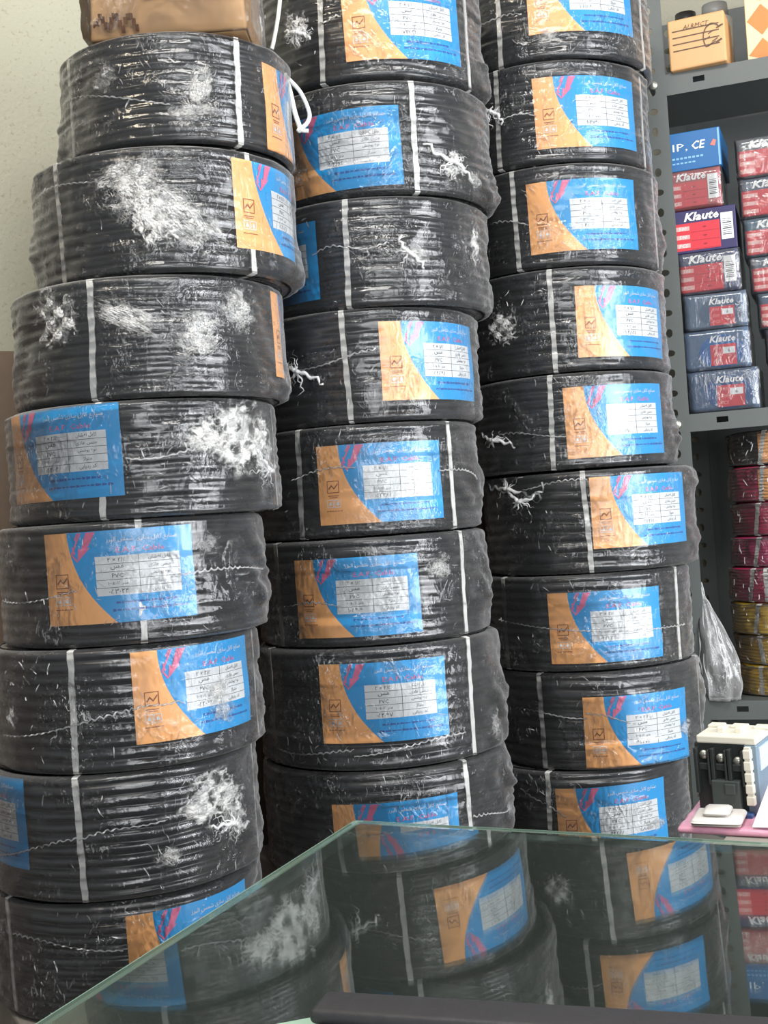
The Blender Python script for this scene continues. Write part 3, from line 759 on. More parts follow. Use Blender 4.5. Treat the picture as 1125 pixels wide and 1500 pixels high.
for (z0, z1) in zs:
    bm = bmesh.new()
    add_box(bm, -.040, SW + .04, .004, SD - .008, z1 - .003, z1)              # deck
    dk = bm_obj('shelf_deck', bm, MAT['steel'], shelf)
    # lip with level slots cut through
    hh = z1 - z0; cz = (z0 + z1) / 2 + .002
    slots = [.062 + .17 * k for k in range(6)]
    xs = [-.001]
    V, Fc = [], []
    def q4(x0, x1, a, b):
        i = len(V); V.extend([(x0, .0035, a), (x1, .0035, a), (x1, .0035, b), (x0, .0035, b)]); Fc.append((i, i + 1, i + 2, i + 3))
    cur = -.004
    for s in slots:
        q4(cur, s - .011, z0, z1); q4(s - .011, s + .011, z0, cz - .0055); q4(s - .011, s + .011, cz + .0055, z1); cur = s + .011
    q4(cur, SW + .004, z0, z1)
    lip = mesh('shelf_lip', V, Fc, MAT['steel'], dk)
    md = lip.modifiers.new('s', 'SOLIDIFY'); md.thickness = .002
    for s in (-.024, SW + .022):
        bm = bmesh.new(); bmesh.ops.create_cone(bm, cap_ends=True, segments=14, radius1=.0095, radius2=.0075, depth=.006)
        for v in bm.verts: v.co = Vector((v.co.x, -v.co.z, v.co.y))
        bo = bm_obj('bolt', bm, bolt_m, shelf, True); bo.location = (s, -.0035, z1 - .018)
# back panel of the shelving
box_obj('back_panel', (0, SW, SD + .002, SD + .006, .2, 2.3), MAT['steel_dark'], shelf)

BX = {}
def bmat(c, rough=.4):
    k = (c, rough)
    if k not in BX: BX[k] = plain('print_' + c, c, rough)
    return BX[k]
def carton(name, label, px, z0, depth, col, yaw=0.0, group=None, art=None, wrap=False, back=.0, cat='box', bev=.0015, H=None):
    """a box on a shelf. px = (left, right, top, bottom) of its front in the photograph"""
    l, r, t, b = px
    ym = (t + b) / 2
    s0 = sp_(l, ym, back)[0]; s1 = sp_(r, ym, back)[0]
    hgt = H or (sp_((l + r) / 2, t, back)[1] - sp_((l + r) / 2, b, back)[1])
    wdt = s1 - s0
    P = SO + sd * ((s0 + s1) / 2) + sb * (back + depth / 2)
    root = thing(name, label, cat, (P.x, P.y, z0), (0, 0, -SH + yaw), group)
    bo = box_obj('carton_body', (-wdt / 2, wdt / 2, -depth / 2, depth / 2, 0, hgt), bmat(col), root, bev)
    if art:
        pr = Print(); mats = art(pr, wdt, hgt)
        pr.flat('front_print', [bmat(m, .45) for m in mats], root, (-wdt / 2, -depth / 2 - .0002, 0), (1, 0, 0), (0, 0, 1), (0, -1, 0))
    if wrap:
        bm = bmesh.new(); e = .0022
        add_box(bm, -wdt / 2 - e, wdt / 2 + e, -depth / 2 - e, depth / 2, .0004, hgt - .0004)
        bmesh.ops.subdivide_edges(bm, edges=bm.edges[:], cuts=7, use_grid_fill=True)
        rr = random.Random(label)
        ph = rr.uniform(0, 50)
        for v in bm.verts:
            k = noise.noise(Vector((v.co.x * 60 + ph, v.co.y * 60, v.co.z * 60)))
            if v.co.y < depth / 2 - .001:
                v.co.y -= abs(k) * .0022 if v.co.y < -depth / 2 else 0
                if abs(v.co.x) > wdt / 2: v.co.x += math.copysign(abs(k) * .0022, v.co.x)
        bm_obj('clear_wrap', bm, MAT['film_box'], root, True)
    return root, hgt

def art_word(pr, w, h, word, x, y, hh, mi, ww):
    pr.text(word, x, y, hh, mi, 3, shear=.3, width=ww, bold=.03)
def art_klaute(bg, barcode=True, full=True, sticker=False):
    def f(pr, w, h):
        # 0 white, 1 red, 2 pale pink lines, 3 dark red, 4 ink, 5 background
        if full:
            pr.rect(.003, h * .06, w * .74, h * .70, 1, 1)
            for k in range(3):
                v = h * (.58 - .2 * k)
                pr.rect(w * .04, v - h * .05, w * .26, v + h * .05, 2, 2)
                pr.text(('500', '500', 'PCS')[k], w * .15, v, h * .085, 0, 3, shear=.25)
                pr.rect(w * .28, v - h * .105, w * .73, v - h * .095, 3, 2)
                pr.poly([(w * .46, v), (w * .5, v + h * .02), (w * .54, v), (w * .5, v - h * .03)][::-1], 3, 2)
            art_word(pr, w, h, 'Klaute', w * .46, h * .84, h * .20, 0, w * .56)
            if barcode:
                pr.rect(w * .76, h * .22, w * .95, h * .84, 0, 2)
                for k in range(9): pr.rect(w * .785, h * (.32 + .045 * k), w * .925, h * (.32 + .045 * k + (.012 if k % 3 else .024)), 4, 3)
        else:
            c = w * .58
            n_ = 20
            pts = [(c + w * .34 * math.cos(2 * math.pi * k / n_), h * .45 + h * .42 * math.sin(2 * math.pi * k / n_)) for k in range(n_)]
            pr.poly(pts, 5, 1)
            pr.rect(c - w * .17, h * .10, c + w * .22, h * .62, 1, 2)
            for k in range(3): pr.text(('500', '500', 'PCS')[k], c - w * .07, h * (.54 - .17 * k), h * .085, 2, 3, shear=.25)
            if sticker: pr.rect(c + w * .02, h * .38, c + w * .2, h * .54, 0, 3); pr.text('6', c + w * .11, h * .46, h * .10, 4, 4)
            art_word(pr, w, h, 'Klaute', c + w * .02, h * .76, h * .17, 0, w * .40)
        return ['e9ebec', 'c92f3c', 'e3a09c', '8f1d2a', '30343a', bg]
    return f
def art_ce(pr, w, h):
    pr.text('CE', w * .62, h * .62, h * .22, 0, 2, width=w * .24, bold=.02, shear=.2)
    pr.text('IP,', w * .30, h * .60, h * .22, 0, 2, width=w * .26)
    pr.poly([(w * .82, h * .56), (w * .88, h * .70), (w * .93, h * .66), (w * .90, h * .52)][::-1], 1, 2)
    for k in range(9): pr.rect(w * (.08 + .07 * k), h * .30, w * (.13 + .07 * k), h * .35, 2, 2)
    for k in range(7): pr.rect(w * (.08 + .07 * k), h * .18, w * (.13 + .07 * k), h * .22, 2, 2)
    pr.rect(w * .955, .002, w * .985, h - .002, 2, 1)
    return ['e4ecf2', 'd8786a', '7fb2d8']
def art_tan(pr, w, h):
    rr = random.Random(4)
    for k in range(4): pr.rect(w * .08, h * (.36 + .13 * k), w * .9, h * (.385 + .13 * k), 0, 1)
    pr.text('ALRMCT', w * .5, h * .81, h * .09, 0, 2, shear=.3, width=w * .46)
    for k in range(11):
        u, v = w * rr.uniform(.62, .9), h * rr.uniform(.28, .75)
        pr.poly([(u, v), (u + w * .10, v + h * .05), (u + w * .10, v + h * .075), (u, v + h * .022)], 0, 2)
    n_ = 18
    for k in range(n_):
        a, b = math.pi * k / n_ + .8, math.pi * (k + 1) / n_ + .8
        cx, cy = w * .78, h * .52
        P = lambda an, r: (cx + w * .17 * r * math.cos(an), cy + h * .27 * r * math.sin(an))
        pr.poly([P(a, .88), P(a, 1), P(b, 1), P(b, .88)], 0, 2)
    return ['5c4431']
def art_diamond(pr, w, h):
    for i in range(-1, 6):
        for j in range(-1, 4):
            cx, cy = w * (.22 + .5 * i), h * (.06 + .33 * j)
            pts = [(cx - w * .2, cy), (cx, cy - h * .15), (cx + w * .2, cy), (cx, cy + h * .15)]
            pts = [(min(max(a, .001), w - .001), min(max(b, .001), h - .001)) for a, b in pts]
            if max(p[0] for p in pts) - min(p[0] for p in pts) < .003 or max(p[1] for p in pts) - min(p[1] for p in pts) < .003: continue
            pr.poly(pts, 0, 1)
            if 0 < cx + w * .25 < w and 0 < cy + h * .16 < h - .012:
                pr.text('FAN', min(cx + w * .25, w * .85), cy + h * .165, h * .05, 1, 2, shear=.3)
    return ['d9772f', 'a3683a']

GB = 'small boxes piled on the middle shelf'
# middle shelf, pile next to the post (from the deck up)
z = zs[2][1]
zdeck = [q[1] for q in zs]
z = zdeck[2] + .0005
pile = [((1008, 1112, 540, 601), '3d5878', 'clear wrapped blue box at the bottom of the pile beside the post', art_klaute('12487f', full=False, sticker=True), True),
        ((1001, 1098, 481, 540), '466384', 'clear wrapped blue box second from the bottom of the pile beside the post', art_klaute('0d5a9c', full=False, sticker=True), True),
        ((1000, 1093, 428, 481), '4a617c', 'hazy wrapped blue box third from the bottom of the pile beside the post', art_klaute('33506f', full=False, sticker=True), True),
        ((993, 1083, 364, 426), '3a4262', 'red fronted box under the dark purple box, barcode sticker yellowed', art_klaute('2b2c55'), True),
        ((986, 1079, 302, 365), '2f2a58', 'dark purple box with a red panel and white barcode sticker, unwrapped', art_klaute('2b2c55'), False),
        ((976, 1056, 245, 303), 'a3454a', 'faded red box in crinkled white wrap under the blue box', art_klaute('8a4a50'), True),
        ((972, 1057, 187, 244), '1f639c', 'plain blue box marked CE on top of the pile beside the post', art_ce, False)]
for px, col, lab, art, wr in pile:
    r, hgt = carton('wire_connector_box', lab, px, z, .16, col, yaw=rnd.uniform(-.03, .03), group=GB, art=art, wrap=wr, back=.006)
    z += hgt + .0008
z = zdeck[2] + .0005
pile2 = [((1128, 1232, 520, 584), '2c4a68', 'blue box lowest in the pile at the right edge, only its corner showing', art_klaute('12487f')),
         ((1122, 1226, 470, 520), '3b3f55', 'dark box second from the bottom of the pile at the right edge', art_klaute('2b2c55')),
         ((1110, 1212, 417, 470), '33506a', 'dark blue box with red lines, third from bottom at the right edge', art_klaute('2b2c55')),
         ((1100, 1202, 362, 416), '46566a', 'grey blue box with a pale red panel, fourth from the bottom at the right edge', art_klaute('3b4a66')),
         ((1090, 1192, 304, 361), '39596e', 'teal grey box with a red panel, third from the top at the right edge', art_klaute('2d4a62')),
         ((1084, 1186, 244, 303), '3d4f66', 'wrapped box with a bright red panel, second from the top at the right edge', art_klaute('2d3e5a')),
         ((1077, 1180, 184, 243), '4d5560', 'grey wrapped box with dull red panel topping the pile at the right edge', art_klaute('40485a'))]
for px, col, lab, art in pile2:
    r, hgt = carton('wire_connector_box', lab, px, z, .16, col, yaw=rnd.uniform(-.02, .02), group=GB, art=art, wrap=True, back=.006)
    z += hgt + .0008
# top shelf
z = zdeck[1] + .0005
r, _ = carton('tan_carton', 'small tan carton with brown printed lines on the top shelf', (981, 1066, 28, 103), z, .10, 'd3a470', yaw=-.06, art=art_tan, back=-.012, bev=.003)
r, _ = carton('patterned_carton', 'pale carton with orange diamonds at the top right corner', (1090, 1200, -70, 84), z, .14, 'e3c79a', art=art_diamond, back=.02)
def canister(px, py, R, H, label, cmat, capm, back):
    s, _ = sp_(px, py, back); P = SO + sd * s + sb * back
    t = thing('canister', label, 'canister', (P.x, P.y, z), (0, 0, 0))
    bm = bmesh.new(); bmesh.ops.create_cone(bm, cap_ends=True, segments=32, radius1=R, radius2=R, depth=H)
    for v in bm.verts: v.co.z += H / 2
    bmesh.ops.bevel(bm, geom=[e for e in bm.edges if abs(e.verts[0].co.z - e.verts[1].co.z) < 1e-5], offset=.003, segments=2, affect='EDGES')
    bm_obj('can_body', bm, cmat, t, True)
    bm = bmesh.new(); bmesh.ops.create_cone(bm, cap_ends=True, segments=32, radius1=R * .8, radius2=R * .74, depth=.03)
    for v in bm.verts: v.co.z += H + .015
    bm_obj('can_cap', bm, capm, t, True)
canister(1003, 10, .028, .13, 'olive canister behind the tan carton, close to the post', plain('olive_paint', '6f7452', .4), plain('dark_cap', '2c2b28', .4), .14)
canister(1046, 5, .034, .14, 'pale grey canister behind the tan carton, right of the olive one', plain('pale_grey_plastic', 'b5b6b2', .4), plain('grey_cap', '8f908e', .4), .15)

# lower shelf: wire hanks
z = zdeck[3] + .0005
hank_film = film_mat('hank_film', haze=.2, rough=.2, gloss=.05, edge=.25, scale=1.3)
hanks = [((1076, 985, 1030), 'cfa72c', 'yellow wire hank at the bottom of the pile on the lowest shelf in view'),
         ((1076, 941, 985), 'c79f30', 'dull yellow wire hank second from the bottom on the lower shelf'),
         ((1068, 893, 940), 'd3ad38', 'yellow wire hank directly under the red ones, bound with a thin tie'),
         ((1066, 840, 892), 'b52f5a', 'lowest red wire hank, right above the yellow ones'),
         ((1068, 795, 840), 'c23a70', 'second red wire hank from the bottom, bound with a white tie'),
         ((1068, 745, 795), 'b53357', 'third red wire hank from the bottom, a white strap crossing it'),
         ((1064, 692, 745), 'bb3f60', 'top red wire hank carrying an orange and blue label'),
         ((1062, 640, 692), '3a3634', 'black wire hank with an orange label in crinkled film on top of the pile')]
for i, ((xl, yt, yb), col, lab) in enumerate(hanks):
    s0, _ = sp_(xl, (yt + yb) / 2, .03)
    hh = sp_(1095, yt, .03)[1] - sp_(1095, yb, .03)[1]
    R = .105; P = SO + sd * (s0 + R + .002) + sb * (.03 + R)
    t = thing('wire_hank', lab, 'wire hank', (P.x, P.y, z), (0, 0, 0), group='wire hanks piled on the lower shelf'); t['h'] = hh
    rr = random.Random(i + 50)
    pm_ = pvc('wire_' + col, col, .45)
    coil_winding('wire_winding', R, hh, .045, 9, pm_, t, rr, cols=72, per=5, wob=.002)
    for px in ((1108,) if i in (2, 4, 5) else (1100, 1122) if i == 3 else (1115,)):
        ss = sp_(px, (yt + yb) / 2, .03)[0]; a = math.asin(max(-.95, min(.95, (ss - s0 - R) / R))) - SH
        make_strap(a, R, hh, .045, t, rr, lean=rr.uniform(-.12, .12))
    film_shell('film_wrap', R + .004, hh, .045, hank_film, t, rr, amp=.003, flare=.003, cols=72)
    if i >= 6:
        V, Fc, mi = [], [], []
        a0, a1 = (-.78, .15) if i == 7 else (-.80, .3)
        for j in range(4):
            for k in range(17):
                a = a0 + (a1 - a0) * k / 16; r = R + .0022
                V.append((r * math.sin(a), -r * math.cos(a), hh * (.08 + .82 * j / 3)))
        for j in range(3):
            for k in range(16): Fc.append((j * 17 + k, j * 17 + k + 1, j * 17 + k + 18, j * 17 + k + 17)); mi.append(0 if (i == 7 or k < 7) else 1)
        mesh('label', V, Fc, [MAT['orange'], MAT['blue']], t, mi, smooth=True)
    make_wrinkles(R, hh, t, rr, n=30)
    z += hh + .0006

# crumpled clear bag on the lower shelf
s, _ = sp_(1057, 1000, -.02)
P = SO + sd * s + sb * .012
bag_m = film_mat('bag_film', haze=1.5, rough=.2, gloss=.06, edge=.65, scale=.9)
bag = thing('plastic_bag', 'crumpled clear plastic bag on the lower shelf between right stack and wire hanks', 'bag', (P.x, P.y, zdeck[3] + .001), (0, 0, -SH))
V, Fc = [], []
nu, nvv = 40, 44
zt = sp_(1030, 855, -.02)[1] - zdeck[3]
for j in range(nvv + 1):
    t_ = j / nvv
    zz = zt * t_
    wx = .040 * (math.sin(math.pi * min(1, t_ * .95 + .18)) ** .7) * (1 - .62 * t_) + .004
    wy = wx * .75; ox = -.032 * t_ ** 1.3
    for i in range(nu):
        a = 2 * math.pi * i / nu
        d = 1 + .34 * noise.noise(Vector((math.cos(a) * 2.2, math.sin(a) * 2.2, t_ * 3.0 + 7))) + .22 * noise.noise(Vector((math.cos(a) * 7, math.sin(a) * 7, t_ * 5)))
        V.append((ox + wx * d * math.cos(a), wy * d * math.sin(a), zz))
for j in range(nvv):
    for i in range(nu): Fc.append((j * nu + i, j * nu + (i + 1) % nu, (j + 1) * nu + (i + 1) % nu, (j + 1) * nu + i))
V.append((0, 0, 0)); Fc += [(len(V) - 1, (i + 1) % nu, i) for i in range(nu)]
mesh('bag_film', V, Fc, bag_m, bag, smooth=True)
V, Fc = [], []
rr = random.Random(8)
for k in range(26):
    t_ = rr.uniform(.05, .9); a = rr.uniform(-2.9, -.2); L = rr.uniform(.02, .06); pts, rad = [], []
    for i in range(8):
        q = min(1, t_ + L / zt * i / 7); wx = .040 * (math.sin(math.pi * min(1, q * .95 + .18)) ** .7) * (1 - .62 * q) + .005
        aa = a + .05 * math.sin(i * .9 + k)
        pts.append((-.032 * q ** 1.3 + wx * 1.06 * math.cos(aa), wx * .8 * math.sin(aa), zt * q)); rad.append(.0011 * math.sin(math.pi * (i + .5) / 8) + .0003)
    tube(V, Fc, pts, rad, 4)
o = mesh('bag_creases', V, Fc, MAT['wisp'], bag, smooth=True); o['kind'] = 'stuff'

# ------------------------------------------------------------------ cardboard box on the left stack
c0 = C[('left', 0)]; top = c0['cen'].z + c0['H']
xb0, xb1 = W(130, 20, 1.66).x, W(366, 20, 1.66).x
cb = thing('cardboard_box', 'brown cardboard box with a torn edge lying on the left stack', 'box', ((xb0 + xb1) / 2, 1.757, top + .0005), (0, 0, -.04))
hw_ = (xb1 - xb0) / 2
bm = bmesh.new(); add_box(bm, -hw_, hw_, -.092, .062, 0, .15, bev=.006, seg=2)
bmesh.ops.subdivide_edges(bm, edges=[e for e in bm.edges if e.calc_length() > .05], cuts=10, use_grid_fill=True)
for v in bm.verts:
    k = noise.noise(v.co * 14) * .006 + noise.noise(v.co * 40) * .002
    if v.co.z > .003: v.co += Vector((k, k * .8, k * .5))
bm_obj('carton_body', bm, MAT['card'], cb, True)
box_obj('packing_tape', (-.03, .035, -.1005, -.0985, .055, .15), MAT['tape'], cb)
V, Fc = [], []
rr = random.Random(2)
for k in range(16):
    x0 = -hw_ + .008 + k * .0038; h0 = .006 + .016 * abs(math.sin(k * .6 + .4)) + rr.uniform(0, .005)
    b = len(V)
    for dx, zz, dy in ((0, h0, 0), (.0048, h0 + rr.uniform(-.003, .003), -.003), (.0048, h0 + .007, -.006), (0, h0 + .009, -.002)):
        V.append((x0 + dx, -.0985 + dy, zz))
    Fc.append((b, b + 1, b + 2, b + 3))
o = mesh('torn_edge', V, Fc, MAT['card_dark'], cb); md = o.modifiers.new('s', 'SOLIDIFY'); md.thickness = .002
bm = bmesh.new(); add_box(bm, -hw_ - .005, hw_ + .005, -.106, .066, .001, .155)
bmesh.ops.subdivide_edges(bm, edges=bm.edges[:], cuts=12, use_grid_fill=True)
for v in bm.verts:
    k = abs(noise.noise(v.co * 30)) * .003
    if v.co.z > .003: v.co += Vector((math.copysign(k, v.co.x) if abs(v.co.x) > hw_ else 0, -k if v.co.y < -.10 else 0, k))
bm_obj('clear_wrap', bm, MAT['film_soft'], cb, True)

# dangling white tie end at the right of the top left coil
o0 = C[('left', 0)]['root']; cen = C[('left', 0)]['cen']
V, Fc = [], []
def pathpx(pts, D):
    return [W(a, b, D) - cen for a, b in pts]
def smooth_path(P, n=6):
    out = []
    for i in range(len(P) - 1):
        p0, p1, p2, p3 = P[max(i - 1, 0)], P[i], P[i + 1], P[min(i + 2, len(P) - 1)]
        for k in range(n):
            t = k / n
            out.append(.5 * ((2 * p1) + (p2 - p0) * t + (2 * p0 - 5 * p1 + 4 * p2 - p3) * t * t + (3 * p1 - p0 - 3 * p2 + p3) * t ** 3))
    out.append(P[-1]); return out
tube(V, Fc, smooth_path(pathpx([(417, 108), (425, 135), (432, 165), (440, 190), (436, 189)], 1.80)), .0038, 8)
tube(V, Fc, smooth_path(pathpx([(419, 112), (440, 135), (453, 165), (450, 180), (440, 190), (452, 192)], 1.80)), .0032, 8)
mesh('tie_end', V, Fc, MAT['strap'], o0, smooth=True)
V, Fc = [], []
o1 = C[('middle', 0)]['root']; cen = C[('middle', 0)]['cen']
tube(V, Fc, smooth_path(pathpx([(412, -20), (408, 20), (402, 55), (398, 72)], 1.90)), .0032, 8)
tube(V, Fc, smooth_path(pathpx([(372, 52), (380, 60), (383, 40), (378, 24), (370, 30)], 1.90)), .0028, 8)
mesh('tie_end', V, Fc, MAT['strap'], o1, smooth=True)

# ------------------------------------------------------------------ glass counter
gn = Vector((-.0335, -.0440, 1)).normalized(); gd = .29609 / math.sqrt(1 + .0335 ** 2 + .0440 ** 2)
def gpt(px, py):
    o, d = ray(px, py); t = -gd / (gn.dot(d)); return o + d * t
G0 = gpt(520, 1199)
e1 = (gpt(1125, 1231) - G0).normalized(); e2 = gn.cross(e1) * -1
if e2.dot(gpt(50, 1500) - G0) < 0: e2 = -e2
# local axes: X along the back edge, Y away from the photographer (up the left edge), Z the normal
R3 = Matrix((e1, -e2, gn)).transposed()
counter = thing('glass_counter', 'shop counter with a thick greenish glass top in the foreground', 'counter', G0, R3.to_euler())
n = N('counter_glass'); p_ = n.add('BsdfPrincipled'); n.l(p_.outputs[0], n.out.inputs[0])
p_.inputs['Base Color'].default_value = (.82, .95, .89, 1); p_.inputs['Roughness'].default_value = 0.012; p_.inputs['IOR'].default_value = 1.6
p_.inputs['Transmission Weight'].default_value = 1.0; p_.inputs['Specular IOR Level'].default_value = .6
du = n.add('BsdfDiffuse'); du.inputs[0].default_value = lin('a7b3a8'); dm = n.add('MixShader'); dm.inputs[0].default_value = .035
n.l(p_.outputs[0], dm.inputs[1]); n.l(du.outputs[0], dm.inputs[2]); n.l(dm.outputs[0], n.out.inputs[0])
glass_m = n.m
edge_m = plain('ground_glass_edge', '7a9385', .35)
n = N('ground_bevel'); g1 = n.add('BsdfGlass'); g1.inputs['Color'].default_value = (.75, .92, .84, 1); g1.inputs['Roughness'].default_value = .08; g1.inputs['IOR'].default_value = 1.5
d1 = n.add('BsdfDiffuse'); d1.inputs[0].default_value = lin('6d8577'); m1 = n.add('MixShader'); m1.inputs[0].default_value = .38
n.l(g1.outputs[0], m1.inputs[1]); n.l(d1.outputs[0], m1.inputs[2]); n.l(m1.outputs[0], n.out.inputs[0]); bevel_m = n.m
th = .012; GL, GD = 1.15, 1.25
bm = bmesh.new()
bv = .011
prof = [(0, -th), (0, -.0016), (bv, 0)]
ring = []
for o1, z1 in prof:
    ring.append([bm.verts.new((o1, -GD, z1)), bm.verts.new((o1, -o1, z1)), bm.verts.new((GL, -o1, z1)), bm.verts.new((GL, -GD, z1))])
for a in range(2):
    for k in range(4):
        l_ = (k + 1) % 4; f = bm.faces.new((ring[a][k], ring[a][l_], ring[a + 1][l_], ring[a + 1][k]))
bm.faces.new(ring[2]); bm.faces.new(ring[0][::-1])
bmesh.ops.recalc_face_normals(bm, faces=bm.faces[:])
for f in bm.faces:
    if .3 < f.normal.z < .996: f.material_index = 1
bm_obj('glass_top', bm, [glass_m, bevel_m], counter)
box_obj('glass_edge', (-.0016, -.0001, -GD, 0, -th, -.0020), edge_m, counter)
box_obj('glass_edge', (0, GL, .0001, .0016, -th, -.0020), edge_m, counter)
dk = plain('dark_counter_panel', '2a332f', .7); felt = plain('dark_green_felt', '35433b', .95)
zf = -(G0.z + 0) + .02
box_obj('side_panel', (.004, .022, -GD, -.004, -.86, -th - .0006), dk, counter)
box_obj('back_panel', (.022, GL, -.022, -.004, -.86, -th - .0006), dk, counter)
box_obj('display_floor', (.022, GL, -GD, -.022, -.14, -.13), felt, counter)
# wooden ledge behind the glass at the right
lx0 = (gpt(985, 1225) - G0).dot(e1)
LZ = -.066
box_obj('rear_ledge', (lx0 - .01, GL, .003, .46, LZ - .022, LZ), plain('ledge_board', '8f8a82', .6, var=.1), counter)
box_obj('rear_ledge_bracket', (lx0 + .02, lx0 + .05, .003, .30, -.86, LZ - .0225), dk, counter)

def on_ledge(px, py, up=0.0):
    """a point of the ledge seen at a pixel, in counter axes"""
    o, d = ray(px, py); q = G0 + gn * (up + LZ); t = (q - o).dot(gn) / d.dot(gn); p = o + d * t - G0
    return p.dot(e1), p.dot(-e2)
def ledge_thing(name, label, cat, x, y, yaw=0.0, up=.0002):
    P = G0 + e1 * x - e2 * y + gn * (LZ + up)
    t = thing(name, label, cat, P); t.scale = (1.2, 1.2, 1.2)
    t.rotation_euler = (R3 @ Matrix.Rotation(yaw, 3, 'Z')).to_euler(); return t
# pink packet lying on the ledge
k1 = 1 / 1.0
xa, ya = on_ledge(990, 1222)
pk = ledge_thing('pink_packet', 'pale pink packet lying on the ledge under the contactor', 'packet', xa + .066, ya + .046)
bm = bmesh.new(); add_box(bm, -.054, .060, -.038, .056, 0, .006, bev=.0025, seg=3)
bmesh.ops.subdivide_edges(bm, edges=[e for e in bm.edges if e.calc_length() > .03], cuts=8, use_grid_fill=True)
for v in bm.verts:
    if v.co.z > .002: v.co.z -= abs(noise.noise(v.co * 60)) * .0025
bm_obj('packet_film', bm, plain('pink_film', 'd79bb0', .25, bump=.4, bscale=70), pk, True)
# white moulded tray
tr = ledge_thing('white_tray', 'white moulded plastic piece under the front of the contactor', 'tray', xa + .070, ya + .036, .05, .0076)
bm = bmesh.new(); add_box(bm, -.048, -.011, -.030, .002, .0002, .006, bev=.003, seg=3); bm_obj('tray_base', bm, plain('white_moulding', 'd6d2cc', .4), tr, True)
bm = bmesh.new(); add_box(bm, -.040, -.020, -.024, -.004, .0062, .011, bev=.003, seg=2); bm_obj('tray_clip', bm, plain('white_moulding_clip', 'd0cdc8', .4), tr, True)
# contactor
cx_, cy_ = xa + .043, ya + .064
ct = ledge_thing('contactor', 'small black electrical contactor with a cream top standing on the counter ledge', 'contactor', cx_, cy_, -.12, .0076)
bk = plain('black_bakelite', '2a2e2d', .4); cream = plain('cream_plastic', 'd8d4c4', .45); grey = plain('grey_plastic', '757a78', .45); lb = plain('pale_blue_plate', 'b9c9d8', .35)
cw, cd, ch = .051, .042, .053
bm = bmesh.new(); add_box(bm, -cw / 2, cw * .26, -cd / 2 + .006, cd / 2, 0, ch, bev=.0012); bm_obj('contactor_body', bm, bk, ct)
for i in range(3):
    x0 = -cw / 2 + .001 + i * .0130
    bm = bmesh.new()
    add_box(bm, x0, x0 + .0030, -cd / 2, -cd / 2 + .007, .015, ch - .003, bev=.0007)
    add_box(bm, x0 + .0105, x0 + .0123, -cd / 2, -cd / 2 + .007, .022, ch - .004, bev=.0006)
    add_box(bm, x0 + .003, x0 + .0105, -cd / 2 + .002, .0 - cd / 2 + .007, .033, .038, bev=.0006)
    tb = bm_obj('terminal_block', bm, bk, ct)
    bm = bmesh.new(); bmesh.ops.create_cone(bm, cap_ends=True, segments=14, radius1=.0036, radius2=.0032, depth=.003)
    for v in bm.verts: v.co = Vector((v.co.x, -v.co.z, v.co.y))
    sc = bm_obj('terminal_screw', bm, bolt_m, tb, True); sc.location = (x0 + .0067, -cd / 2 + .005, .044 - .002 * i)
bm = bmesh.new(); add_box(bm, -.012, .010, -cd / 2 - .001, -cd / 2 + .007, .002, .026, bev=.001); add_box(bm, -.001, .007, -cd / 2 - .003, -cd / 2, .016, .024, bev=.0006)
bm_obj('front_latch', bm, plain('dark_grey_plastic', '3e4442', .4), ct)
bm = bmesh.new()
add_box(bm, -cw / 2 + .003, cw * .46, -cd / 2 + .004, cd / 2, ch, ch + .006, bev=.0012)
for x0 in (-.010, .004): add_box(bm, x0, x0 + .006, -.006, .004, ch + .0055, ch + .010, bev=.001)
for x0 in (-.022, -.004, .014): add_box(bm, x0, x0 + .012, .008, .018, ch + .0055, ch + .008, bev=.0008)
bm_obj('top_cover', bm, cream, ct)
bm = bmesh.new()
add_box(bm, cw * .27, cw * .46, -cd / 2 + .004, cd / 2, .0, ch, bev=.001); bm_obj('side_housing', bm, plain('grey_blue_plastic', '6f8290', .45), ct)
bm = bmesh.new()
for k in range(5): add_box(bm, cw * .28, cw * .40, -cd / 2 - .001, -cd / 2 + .0045, .008 + k * .0088, .0152 + k * .0088, bev=.0009)
add_box(bm, cw * .30, cw * .38, -cd / 2, -cd / 2 + .0045, .008, .052); bm_obj('terminal_strip', bm, cream, ct)
box_obj('rating_plate', (cw * .46, cw * .46 + .0012, -cd / 2 + .008, cd / 2 - .006, .033, .050), lb, ct)
bm = bmesh.new(); add_box(bm, -.004, .018, -cd / 2 - .002, -cd / 2 + .006, -.006, .002, bev=.0008); bm_obj('blue_terminal', bm, plain('blue_terminal', '3b5c8c', .4), ct)
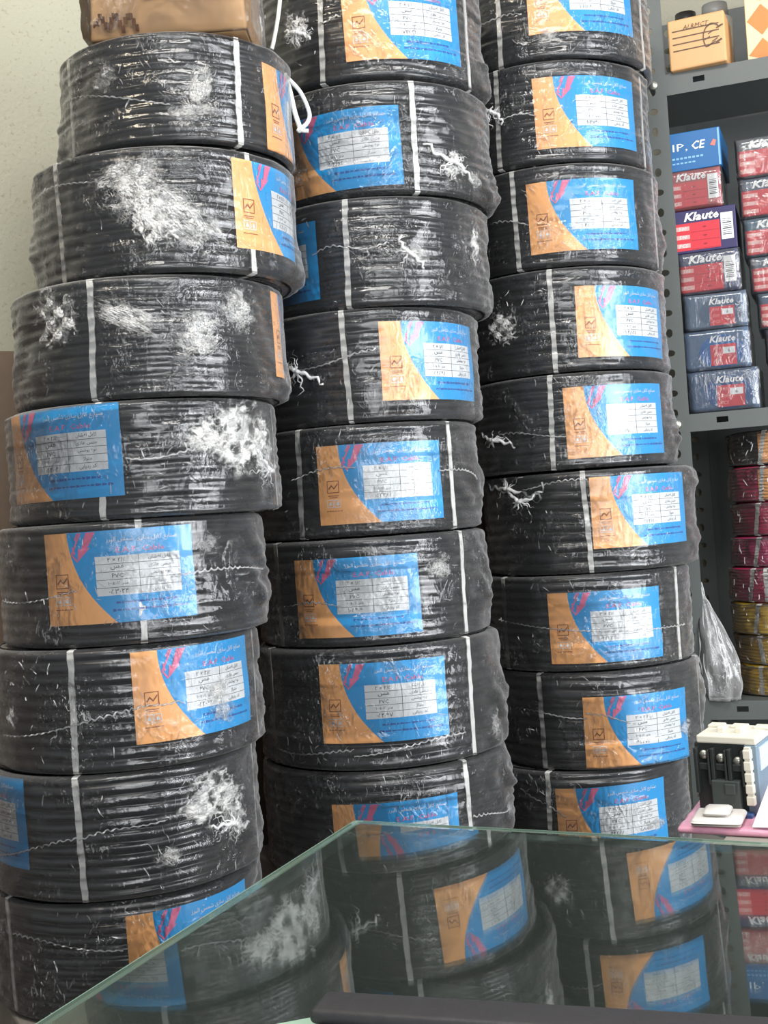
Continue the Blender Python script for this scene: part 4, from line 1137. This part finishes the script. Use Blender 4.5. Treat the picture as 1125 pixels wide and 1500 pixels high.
# white card and teal pack at the right edge
xc, yc = on_ledge(1122, 1222)
wc = ledge_thing('white_card', 'white paper card leaning low at the right edge of the ledge', 'card', xa + .092, ya + .018, .1, .0076)
V = [(-.022, -.010, .0005), (.06, -.010, .0005), (.06, .016, .026), (-.010, .016, .026)]
o = mesh('card_sheet', V, [(0, 1, 2, 3)], plain('white_card', 'dcd3d3', .6), wc); md = o.modifiers.new('s', 'SOLIDIFY'); md.thickness = .0008; md.offset = 1
tp = ledge_thing('teal_pack', 'teal wrapped pack behind the contactor at the right edge', 'packet', xa + .135, ya + .155, .1)
bm = bmesh.new(); add_box(bm, -.045, .06, -.025, .03, 0, .075, bev=.006, seg=3); bm_obj('pack_body', bm, plain('teal_print', '2f8f9c', .4, var=.3, bscale=30), tp, True)
bm = bmesh.new(); add_box(bm, -.048, .063, -.028, .032, .0005, .079, bev=.004); bmesh.ops.subdivide_edges(bm, edges=bm.edges[:], cuts=4, use_grid_fill=True)
for v in bm.verts: v.co.y -= abs(noise.noise(v.co * 50)) * .004 if v.co.y < 0 else 0
bm_obj('clear_wrap', bm, MAT['film_box'], tp, True)

# ------------------------------------------------------------------ black folder and papers on the glass
def on_glass(px, py, up=0.0):
    o, d = ray(px, py); q = G0 + gn * up; t = (q - o).dot(gn) / d.dot(gn); return o + d * t
A = on_glass(478, 1449, .014); B = on_glass(1130, 1487, .014)
fx = (B - A).normalized(); fy = gn.cross(fx).normalized()
if fy.y < 0: fy = -fy
Fm = Matrix((fx, fy, gn)).transposed()
fd = thing('black_folder', 'padded black folder lying on the glass at the bottom edge', 'folder', A - gn * .0138)
fd.rotation_euler = Fm.to_euler()
L = (B - A).length + .05
vin = plain('black_vinyl', '2b2a2c', .55, bump=.25, bscale=90)
bm = bmesh.new(); add_box(bm, 0, L, -.026, 0, .006, .014, bev=.0035, seg=4); bm_obj('cover', bm, vin, fd, True)
bm = bmesh.new(); add_box(bm, .004, L, -.034, -.003, .0005, .0058, bev=.002, seg=2); bm_obj('base', bm, plain('black_vinyl_base', '151617', .5), fd, True)

for k, (x0, x1, rot, lab) in enumerate(((.012, .125, .0, 'white paper sheet sticking out under the left part of the black folder'), (.135, .30, .012, 'white paper sheet sticking out under the right part of the black folder'))):
    q = A - gn * .0138 + fx * x0 - fy * .045
    t = thing('paper_sheet', lab, 'paper', q - gn * 0, (0, 0, 0)); t.rotation_euler = (Fm @ Matrix.Rotation(rot, 3, 'Z')).to_euler()
    box_obj('sheet', (0, x1 - x0, -.12, .008, .0002, .0010), plain('white_paper_%d' % k, 'dfe3e2' if k == 0 else 'cfcfc4', .6), t)
q = A - gn * .0138 - fx * .020 - fy * .028
t = thing('green_paper', 'pale green paper corner left of the black folder', 'paper', q); t.rotation_euler = (Fm @ Matrix.Rotation(.55, 3, 'Z')).to_euler()
box_obj('sheet', (-.012, .03, -.16, .012, .0001, .0008), plain('pale_green_paper', '9ab8a3', .6), t)
